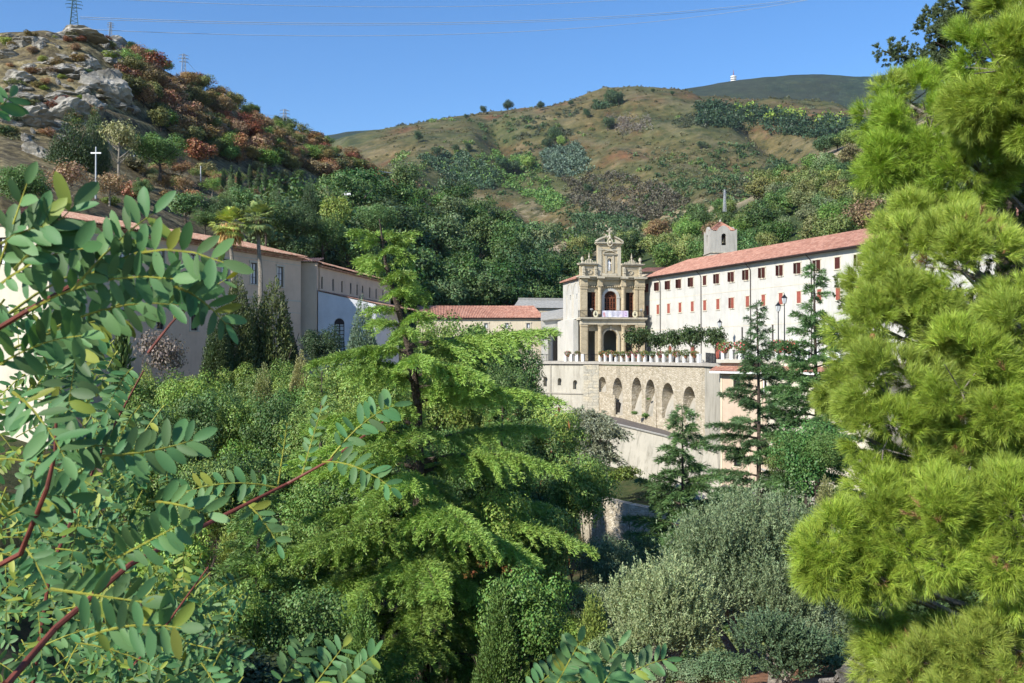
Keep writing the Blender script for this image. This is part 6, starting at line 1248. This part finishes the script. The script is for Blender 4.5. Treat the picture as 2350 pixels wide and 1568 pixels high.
# ------------------------------------------------------------------ pine at the right
def tufts(name, lumps, n, nn_, L, wd, color, parent, upb=.35, spread=(12, 46), mat='needle', core=.55, sub=13):
    l0 = np.array(lumps); ns = len(l0) * sub; ki = np.repeat(np.arange(len(l0)), sub); o0 = sph(ns); fl = (o0[:, 1] > .3) & (rng.random(ns) < .75); o0[fl, 1] *= -1
    sc_ = l0[ki, :3] + o0 * (l0[ki, 3] * rng.uniform(.55, .95, ns))[:, None]; sr = l0[ki, 3] * rng.uniform(.22, .42, ns)
    w = sr ** 2; k = rng.choice(ns, n, p=w / w.sum()); o = unit(sph(n) + o0[k] * .9)
    B = sc_[k] + o * (sr[k] * (core + (1.0 - core) * rng.random(n)))[:, None]
    ax = unit(o * .75 + o0[k] * .35 + np.array([-.1, -.1, upb]) + rng.normal(size=(n, 3)) * .22)
    kk = np.repeat(np.arange(n), nn_); m = len(kk); th = np.radians(rng.uniform(spread[0], spread[1], m)); r_ = rng.normal(size=(m, 3)); pr = unit(r_ - ax[kk] * (r_ * ax[kk]).sum(1, keepdims=True))
    A = ax[kk] * np.cos(th)[:, None] + pr * np.sin(th)[:, None] + np.array([0, 0, -.05]); C = B[kk] + ax[kk] * (rng.random(m) * L * 1.1)[:, None]
    ti = np.clip(rng.random(ns)[k][kk] * .35 + rng.random(n)[kk] * .35 + rng.random(m) * .3, 0, 1)
    o_ = link(name, blades(name, C, A, L * rng.uniform(.8, 1.15, m), wd, M[mat], ti), parent, color)
    return B, ax
PL = [(2215,800,85,9.2),(2215,900,80,9.3),(2120,860,80,9.5),(2080,1000,70,9.3),(2215,1010,95,8.9),(2310,1040,90,8.9),(2150,1090,80,8.9),(2340,20,60,9.1),(2290,60,55,9.4),(2320,215,60,9),(2290,160,125,9),(2350,290,50,8.8),(2225,250,72,9.3),(2350,90,70,9.2),(2235,130,60,9.4),
 (2120,300,100,10),(2075,235,62,10.4),(2030,370,75,10.2),(2180,390,95,9.8),(1990,372,45,10),(2000,262,40,10.3),(2020,210,26,10.3),(2230,350,70,9.6),
 (2120,540,95,9.7),(2060,620,100,9.6),(2190,620,115,9.2),(1995,655,60,9.8),(2320,700,80,9),(2035,530,50,10),
 (1965,740,75,9.5),(2080,760,105,9.3),(2230,760,110,8.9),(2340,760,90,8.7),(1925,800,45,9.4),
 (1925,870,70,9.3),(2030,920,115,9),(2190,900,125,8.7),(2330,920,120,8.5),
 (2010,1030,100,8.9),(2130,1040,125,8.5),(2290,1060,130,8.3),(1945,1000,45,9.1),(1990,1120,60,8.9),
 (1900,1270,85,8.4),(1985,1220,110,8.5),(2100,1220,130,8.2),(2240,1230,140,8),(2340,1210,110,7.9),(1850,1290,55,8.4),(1960,1310,60,8.3),
 (1985,1390,45,8.8),(2075,1510,90,8.6),(2190,1500,115,8.2),(2310,1490,130,8),(2010,1500,55,8.8),(2100,1590,110,8.2),(2250,1600,120,7.9),(1975,1440,35,8.8)]
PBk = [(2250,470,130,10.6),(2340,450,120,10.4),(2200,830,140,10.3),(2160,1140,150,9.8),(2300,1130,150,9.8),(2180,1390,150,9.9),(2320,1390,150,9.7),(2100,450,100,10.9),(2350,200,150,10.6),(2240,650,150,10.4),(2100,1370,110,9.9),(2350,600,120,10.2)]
pn = empty('pine_tree', P(2420, 1700, 9.6)); tag(pn, 'big bright yellow green pine with long soft needles filling the right side', 'tree'); pb = pn.location
PL = [(x + 16 + (16 if x < 2000 else 0), y, r, Y) for x, y, r, Y in PL if (x, y) not in ((2230, 760), (2290, 1060), (2130, 1040))]
W3 = lambda l: [(*(P(x, y, Y) - pb), r / F * Y) for x, y, r, Y in l]
for i in range(0, len(PL), 7): tufts('bough', W3(PL[i:i + 7]), int(3100 * min(7, len(PL) - i) / 7), 46, .095, .004, jit(random.choice([(.19, .255, .038), (.175, .245, .036), (.20, .245, .045)]), .1), pn)
tufts('dead_needles', W3(random.sample(PL, 16)), 90, 34, .07, .005, (.17, .10, .045), pn, sub=4, core=.8)
tufts('inner_bough', W3(PBk), 2800, 36, .095, .006, (.055, .085, .02), pn)  # back needles coloured darker, painting shade into the gaps between boughs
g = MB(); tk = [P(2440, 1750, 9.8) - pb, P(2400, 1300, 10) - pb, P(2380, 800, 10.2) - pb, P(2360, 200, 10.4) - pb, P(2360, -300, 10.6) - pb]; g.tube(tk, [.2, .18, .14, .1, .06], 10); g.build('trunk', M['bark'], pn)
g = MB()
for (x, y, r, Y) in PL + PBk:
    c = P(x, y, Y) - pb; s = P(2390, y + 170, 10.1) - pb; g.tube([s, s.lerp(c, .5) + Vector((0, 0, -.06)), c], [.045, .03, .012], 5, False)
    for j in range(5): 
        d = Vector(sph(1)[0]) * (r / F * Y * .85); g.tube([c, c + d], [.009, .004], 4, False)
g.build('branches', M['bark_pale'], pn)['kind'] = 'stuff'
cn = MB(); 
for x, y, Y in ((2003, 776, 8.9), (2095, 306, 9.2), (2058, 160, 9.9)):
    c = P(x, y, Y) - pb; cn.lathe(c.x, c.y, [(.01, c.z - .045), (.024, c.z - .03), (.032, c.z - .005), (.028, c.z + .02), (.012, c.z + .04)], 9)
k_ = MB(); k_.v, k_.fc = cn.v[:45], cn.fc[:38]
k_.build('pine_cone', M['wood_red'], pn); pass
# fir behind the pine
fr = empty('fir_tree', P(2330, 1600, 12.5)); tag(fr, 'darker fir with stubby bud tipped twigs showing behind the top of the pine', 'tree')
FL = [(2330,-30,60,11),(2340,40,40,10.8),(2200,0,50,11.5),(2240,70,50,11.5),(2300,-10,60,11),(2150,95,40,11.6),(2205,150,45,11.6),(2250,30,50,11.6),(2030,115,24,12),(2060,125,26,12),(2090,140,28,12),(2125,150,34,12),(2160,130,34,12),(2150,60,34,12),(2185,75,40,12),(2180,25,36,12),(2220,40,50,12),(2210,110,46,12),(2260,20,50,12),(2150,15,20,12),(2060,165,14,12),(2190,160,40,12.2),(2070,470,34,12),(2050,500,30,12),(2095,500,36,12),(2120,480,40,12),(1960,690,34,12),(1985,720,38,12),(2020,700,36,12),(1940,660,22,12),(2000,760,30,12),(1975,1160,40,11),(1950,1200,36,11),(1990,1440,40,11),(1960,1410,30,11)]
bf = fr.location; tufts('crown', [(*(P(x, y, Y) - bf), r * 1.25 / F * Y) for x, y, r, Y in FL], 8500, 26, .028, .009, (.07, .095, .045), fr, .2, (25, 75), core=.25)
g = MB(); g.tube([P(2340, 1650, 12.6) - bf, P(2320, 800, 12.6) - bf, P(2290, -100, 12.6) - bf], [.2, .15, .06], 8); g.build('trunk', M['bark'], fr); g = MB()
for (x, y, r, Y) in FL: c = P(x, y, Y) - bf; s = P(2305, y + 60, 12.5) - bf; g.tube([s, s.lerp(c, .6) + Vector((0, 0, -.05)), c], [.04, .025, .01], 5, False)
g.build('branches', M['bark'], fr)['kind'] = 'stuff'
# ------------------------------------------------------------------ black locust in the foreground
def leaflet_mesh(seed):
    q = random.Random(seed); w = q.uniform(.145, .215); fold = q.uniform(.01, .07); curl = q.uniform(-.22, .12)
    t = [0, .18, .42, .68, .88, 1.0]; ww = [.02, .16, 1, .98, .62, .05]; ww = [x * w for x in (.12, .72, 1.0, .97, .66, .08)]
    V = []; 
    for a, b_ in zip(t, ww):
        z = curl * a * a; V += [(-b_, a, z + fold * b_ / w), (0, a, z), (b_, a, z + fold * b_ / w)]
    Fc = []
    for i in range(5):
        for j in (0, 1): k = i * 3 + j; Fc.append((k, k + 1, k + 4, k + 3))
    return np.array(V), np.array(Fc)
LV = [leaflet_mesh(i) for i in range(5)]
def lm_mesh(V, Fc, t):
    me = npmesh('leaflet', V, Fc, M['locust'], np.full(len(Fc), t), smooth=True); return me
LM = [[lm_mesh(V, Fc, t) for t in (.15, .5, .85)] for V, Fc in LV]
base_l = P(-300, 2300, 1.9); 
class Compound: pass
def compound(p0, p1, arch, pairs, L, col, store, stems, side=None, fan=62, twist=.35):
    p0, p1 = Vector(p0), Vector(p1); d = p1 - p0; mid = (p0 + p1) / 2 + Vector(arch)
    f = lambda t: p0 * (1 - t) ** 2 + mid * 2 * t * (1 - t) + p1 * t * t
    stems.append(([f(t) for t in (0, .2, .4, .6, .8, 1.0)], [.0022, .0019, .0016, .0013, .001, .0006]))
    view = -((p0 + p1) / 2).normalized(); nrm = (view + Vector((random.uniform(-.5, .5), random.uniform(-.4, .2), random.uniform(-.2, .8)))).normalized()
    for i in range(pairs * 2 + 1):
        last = i == pairs * 2; t = 1.0 if last else .14 + .84 * (i // 2 + .5 * 0 + random.uniform(-.02, .02)) / max(1, pairs - .4); t = min(t, .99)
        tan = (f(min(1, t + .02)) - f(t - .02)).normalized(); s = tan.cross(nrm).normalized(); sg = 1 if i % 2 else -1; a = R(0 if last else random.uniform(fan - 14, fan + 14))
        ax = (tan * math.cos(a) + s * sg * math.sin(a)).normalized(); ax = (ax + Vector((random.uniform(-twist, twist), random.uniform(-twist, twist), random.uniform(-twist, twist))) * .6 + nrm * random.uniform(-.1, .35)).normalized()
        n2 = (nrm + Vector((random.uniform(-1, 1), random.uniform(-1, 1), random.uniform(-1, 1))) * twist).normalized(); xa = ax.cross(n2).normalized(); n2 = xa.cross(ax)
        l = L * random.uniform(.8, 1.12) * (.75 if i < 2 else 1); p = f(t); c = col if random.random() > .07 else (.24, .30, .05)
        store.append((p, xa, ax, n2, l, c, p.length / l))
def D3(l): return [P(*q) for q in l]
def locust(name, lb, hand, rnd, stems_px, root):
    e = empty(name, root); tag(e, lb, 'tree'); st, sm_ = [], []
    BG = (.10, .215, .075)
    for (x0, y0, x1, y1, Y, ar, pr, L) in hand:
        compound(P(x0, y0, Y), P(x1, y1, Y + random.uniform(-.12, .12)), (0, 0, ar), pr + 1, L * .88, BG, st, sm_)
    for (n, poly, Y0, Y1, L, lo, hi) in rnd:
        i = 0
        while i < n:
            xs = [p[0] for p in poly]; ys = [p[1] for p in poly]; px, py = random.uniform(min(xs), max(xs)), random.uniform(min(ys), max(ys)); c = False; j = len(poly) - 1
            for k in range(len(poly)):
                if (poly[k][1] > py) != (poly[j][1] > py) and px < (poly[j][0] - poly[k][0]) * (py - poly[k][1]) / (poly[j][1] - poly[k][1]) + poly[k][0]: c = not c
                j = k
            if not c: continue
            Y = random.uniform(Y0, Y1); p = P(px, py, Y); a = random.uniform(-2.6, 1.2); l = random.uniform(lo, hi)
            q = p + Vector((math.cos(a) * l * .9 + .03, random.uniform(-.5, .5) * l, math.sin(a) * l * .8))
            qx, qy = CX + q.x / q.y * F, HZ - q.z / q.y * F; edge = np.interp(qy, [690, 760, 850, 960, 1060, 1180, 1300, 1420, 1600], [160, 280, 310, 270, 310, 370, 430, 510, 570])
            if qx > edge + random.uniform(-30, 40) or (qy < 700 and n > 20 and qx > 60): continue
            i += 1
            compound(p, q, (0, 0, random.uniform(.0, .04)), random.randint(5, 9), L * random.uniform(.8, 1.2), jit(random.choice([BG, (.09, .20, .07), (.18, .28, .045), (.12, .22, .05), (.24, .31, .05), (.07, .15, .045), (.15, .25, .06)]), .15), st, sm_, twist=.45)
    st.sort(key=lambda s: s[6]); 
    for s in st[:290]:
        p, xa, ax, n2, l, c, _ = s; o = link('leaflet', random.choice(random.choice(LM)), e, c); m = Matrix((xa * l, ax * l, n2 * l)).transposed().to_4x4(); m.translation = p - Vector(root); o.matrix_local = m
    rest = st[290:]
    if rest:
        groups = {}
        for s in rest: groups.setdefault(tuple(round(v * 25) for v in s[5]), []).append(s)
        big = sorted(groups.values(), key=len, reverse=True); mains = big[:4]
        for g_ in big[4:]: mains[0].extend(g_)
        for g_ in mains:
            Vs, Fs, Ti = [], [], []
            for p, xa, ax, n2, l, c, _ in g_:
                V, Fc = random.choice(LV); Fs.append(Fc + sum(len(v) for v in Vs[-1:]) * 0 + len(Vs) * 18); Vs.append(V @ np.array([xa * l, ax * l, n2 * l]) + np.array(p - Vector(root))); Ti.append(np.full(10, random.random()))
            o = link('foliage', npmesh('foliage', np.concatenate(Vs), np.concatenate(Fs), M['locust'], np.concatenate(Ti), smooth=True), e, g_[0][5]); o['kind'] = 'stuff'
    g = MB()
    for pth_, rr in sm_: g.tube([q - Vector(root) for q in pth_], rr, 4, False)
    g.build('leaf_stalks', M['stem_green'], e)['kind'] = 'stuff'
    for pts, r0, r1 in stems_px:
        g = MB(); pp_ = D3(pts); k = len(pp_); g.tube([q - Vector(root) for q in pp_], [r0 + (r1 - r0) * i / (k - 1) for i in range(k)], 7); g.build('twig', M['stem_red'] if r0 > .0032 else M['stem_green'], e)
hand = [(20, 720, 310, 590, 1.35, .03, 8, .046), (-10, 660, 190, 570, 1.3, .02, 7, .046), (110, 760, 410, 700, 1.4, .03, 9, .046), (30, 800, 300, 730, 1.45, .02, 8, .046), (-20, 850, 190, 770, 1.4, .02, 7, .046), (230, 720, 440, 665, 1.45, .02, 7, .044), (165, 668, 352, 488, 1.25, .015, 7, .046), (190, 640, 512, 602, 1.3, .05, 8, .044), (60, 715, 400, 640, 1.3, .035, 9, .040), (380, 652, 520, 745, 1.32, .02, 7, .04), (30, 620, 170, 470, 1.2, .0, 6, .05), (235, 1045, 445, 1010, 1.35, -.01, 7, .045), (0, 560, 110, 520, 1.2, .01, 5, .05), (100, 1050, 290, 1030, 1.4, .02, 8, .04), (-30, 690, 60, 420, 1.25, .0, 3, .04), (250, 1290, 420, 1200, 1.5, .0, 7, .045), (640, 1120, 420, 1130, 2.2, .03, 7, .045), (340, 1150, 480, 1180, 1.6, .01, 6, .046), (120, 1350, 330, 1380, 1.4, .0, 7, .048), (200, 1460, 420, 1440, 1.4, .02, 7, .05), (30, 900, 150, 1050, 1.35, .02, 7, .05), (20, 1180, 160, 1140, 1.4, .02, 7, .05), (760, 1050, 905, 930, 2.0, .03, 7, .046), (740, 1060, 900, 1120, 2.0, .03, 7, .045), (690, 1100, 740, 930, 2.2, .0, 7, .03), (640, 1110, 660, 970, 2.2, .0, 5, .02), (560, 1150, 640, 1250, 2.1, .02, 6, .04), (420, 720, 500, 600, 2.2, .0, 7, .045), (430, 690, 520, 640, 2.2, .0, 6, .04), (400, 730, 400, 610, 2.2, .0, 6, .04), (-20, 260, 20, 220, 1.5, .0, 3, .04)]
reg = [(-40, 700), (150, 690), (330, 760), (400, 850), (330, 960), (420, 1060), (520, 1180), (560, 1300), (640, 1420), (650, 1600), (-40, 1600)]
rnd = [(60, [(-40, 1150), (200, 1200), (420, 1420), (450, 1600), (-40, 1600)], 2.4, 3.6, .036, .13, .24), (10, reg, 1.7, 2.2, .034, .12, .18), (175, reg, 2.4, 4.2, .035, .13, .24), (5, [(-40, 560), (60, 600), (120, 680), (300, 760), (-40, 780)], 1.5, 2.2, .042, .12, .2), (14, [(300, 820), (430, 900), (400, 1100), (300, 1000)], 2.4, 3.6, .034, .12, .2), (18, [(420, 1180), (600, 1300), (640, 1560), (450, 1600)], 2.4, 3.8, .036, .15, .24)]
stems = [([(20, 1568, 1.6), (130, 1440, 1.7), (300, 1295, 1.8), (500, 1190, 2.0), (660, 1110, 2.1), (760, 1055, 2.1), (880, 968, 2.1)], .006, .002), ([(-60, 1330, 1.5), (50, 1270, 1.45), (110, 1120, 1.4), (128, 1040, 1.4), (130, 960, 1.4)], .0045, .002), ([(-80, 800, 1.4), (60, 715, 1.3), (190, 640, 1.3), (260, 640, 1.3)], .004, .002), ([(340, 810, 2.2), (390, 745, 2.2), (440, 690, 2.2)], .0035, .0015), ([(-100, 1700, 1.7), (-60, 1330, 1.5), (-80, 800, 1.4), (-60, 500, 1.3)], .011, .005), ([(-140, 2300, 1.9), (-100, 1700, 1.7), (20, 1568, 1.6)], .016, .008), ([(150, 1700, 2.6), (350, 1480, 2.6), (480, 1300, 2.6)], .005, .002), ([(60, 1700, 2.6), (120, 1300, 2.6), (250, 1000, 2.7), (330, 850, 2.7)], .006, .002)]
locust('locust_tree', 'blue green locust with rows of oval leaflets filling the left foreground', hand, rnd, stems, base_l)
hand2 = [(700, 1600, 790, 1480, 2.0, .0, 7, .045), (760, 1600, 860, 1500, 2.0, .01, 7, .042), (1270, 1580, 1330, 1470, 2.1, .0, 6, .045), (1330, 1600, 1420, 1480, 2.1, .0, 7, .05), (1390, 1580, 1530, 1510, 2.1, .02, 7, .045), (1210, 1590, 1290, 1520, 2.1, .0, 5, .05), (640, 1570, 700, 1480, 2.2, .0, 6, .045), (1350, 1620, 1400, 1540, 2.0, .0, 6, .055)]
stems2 = [([(900, 2300, 2.2), (760, 1750, 2.1), (720, 1620, 2.0), (700, 1590, 2.0)], .006, .003), ([(900, 2300, 2.2), (1250, 1750, 2.15), (1330, 1620, 2.1), (1390, 1570, 2.1)], .006, .003)]
locust('locust_sapling', 'low locust shoots with oval leaflets poking up at the bottom edge', hand2, [], stems2, P(900, 2300, 2.2))
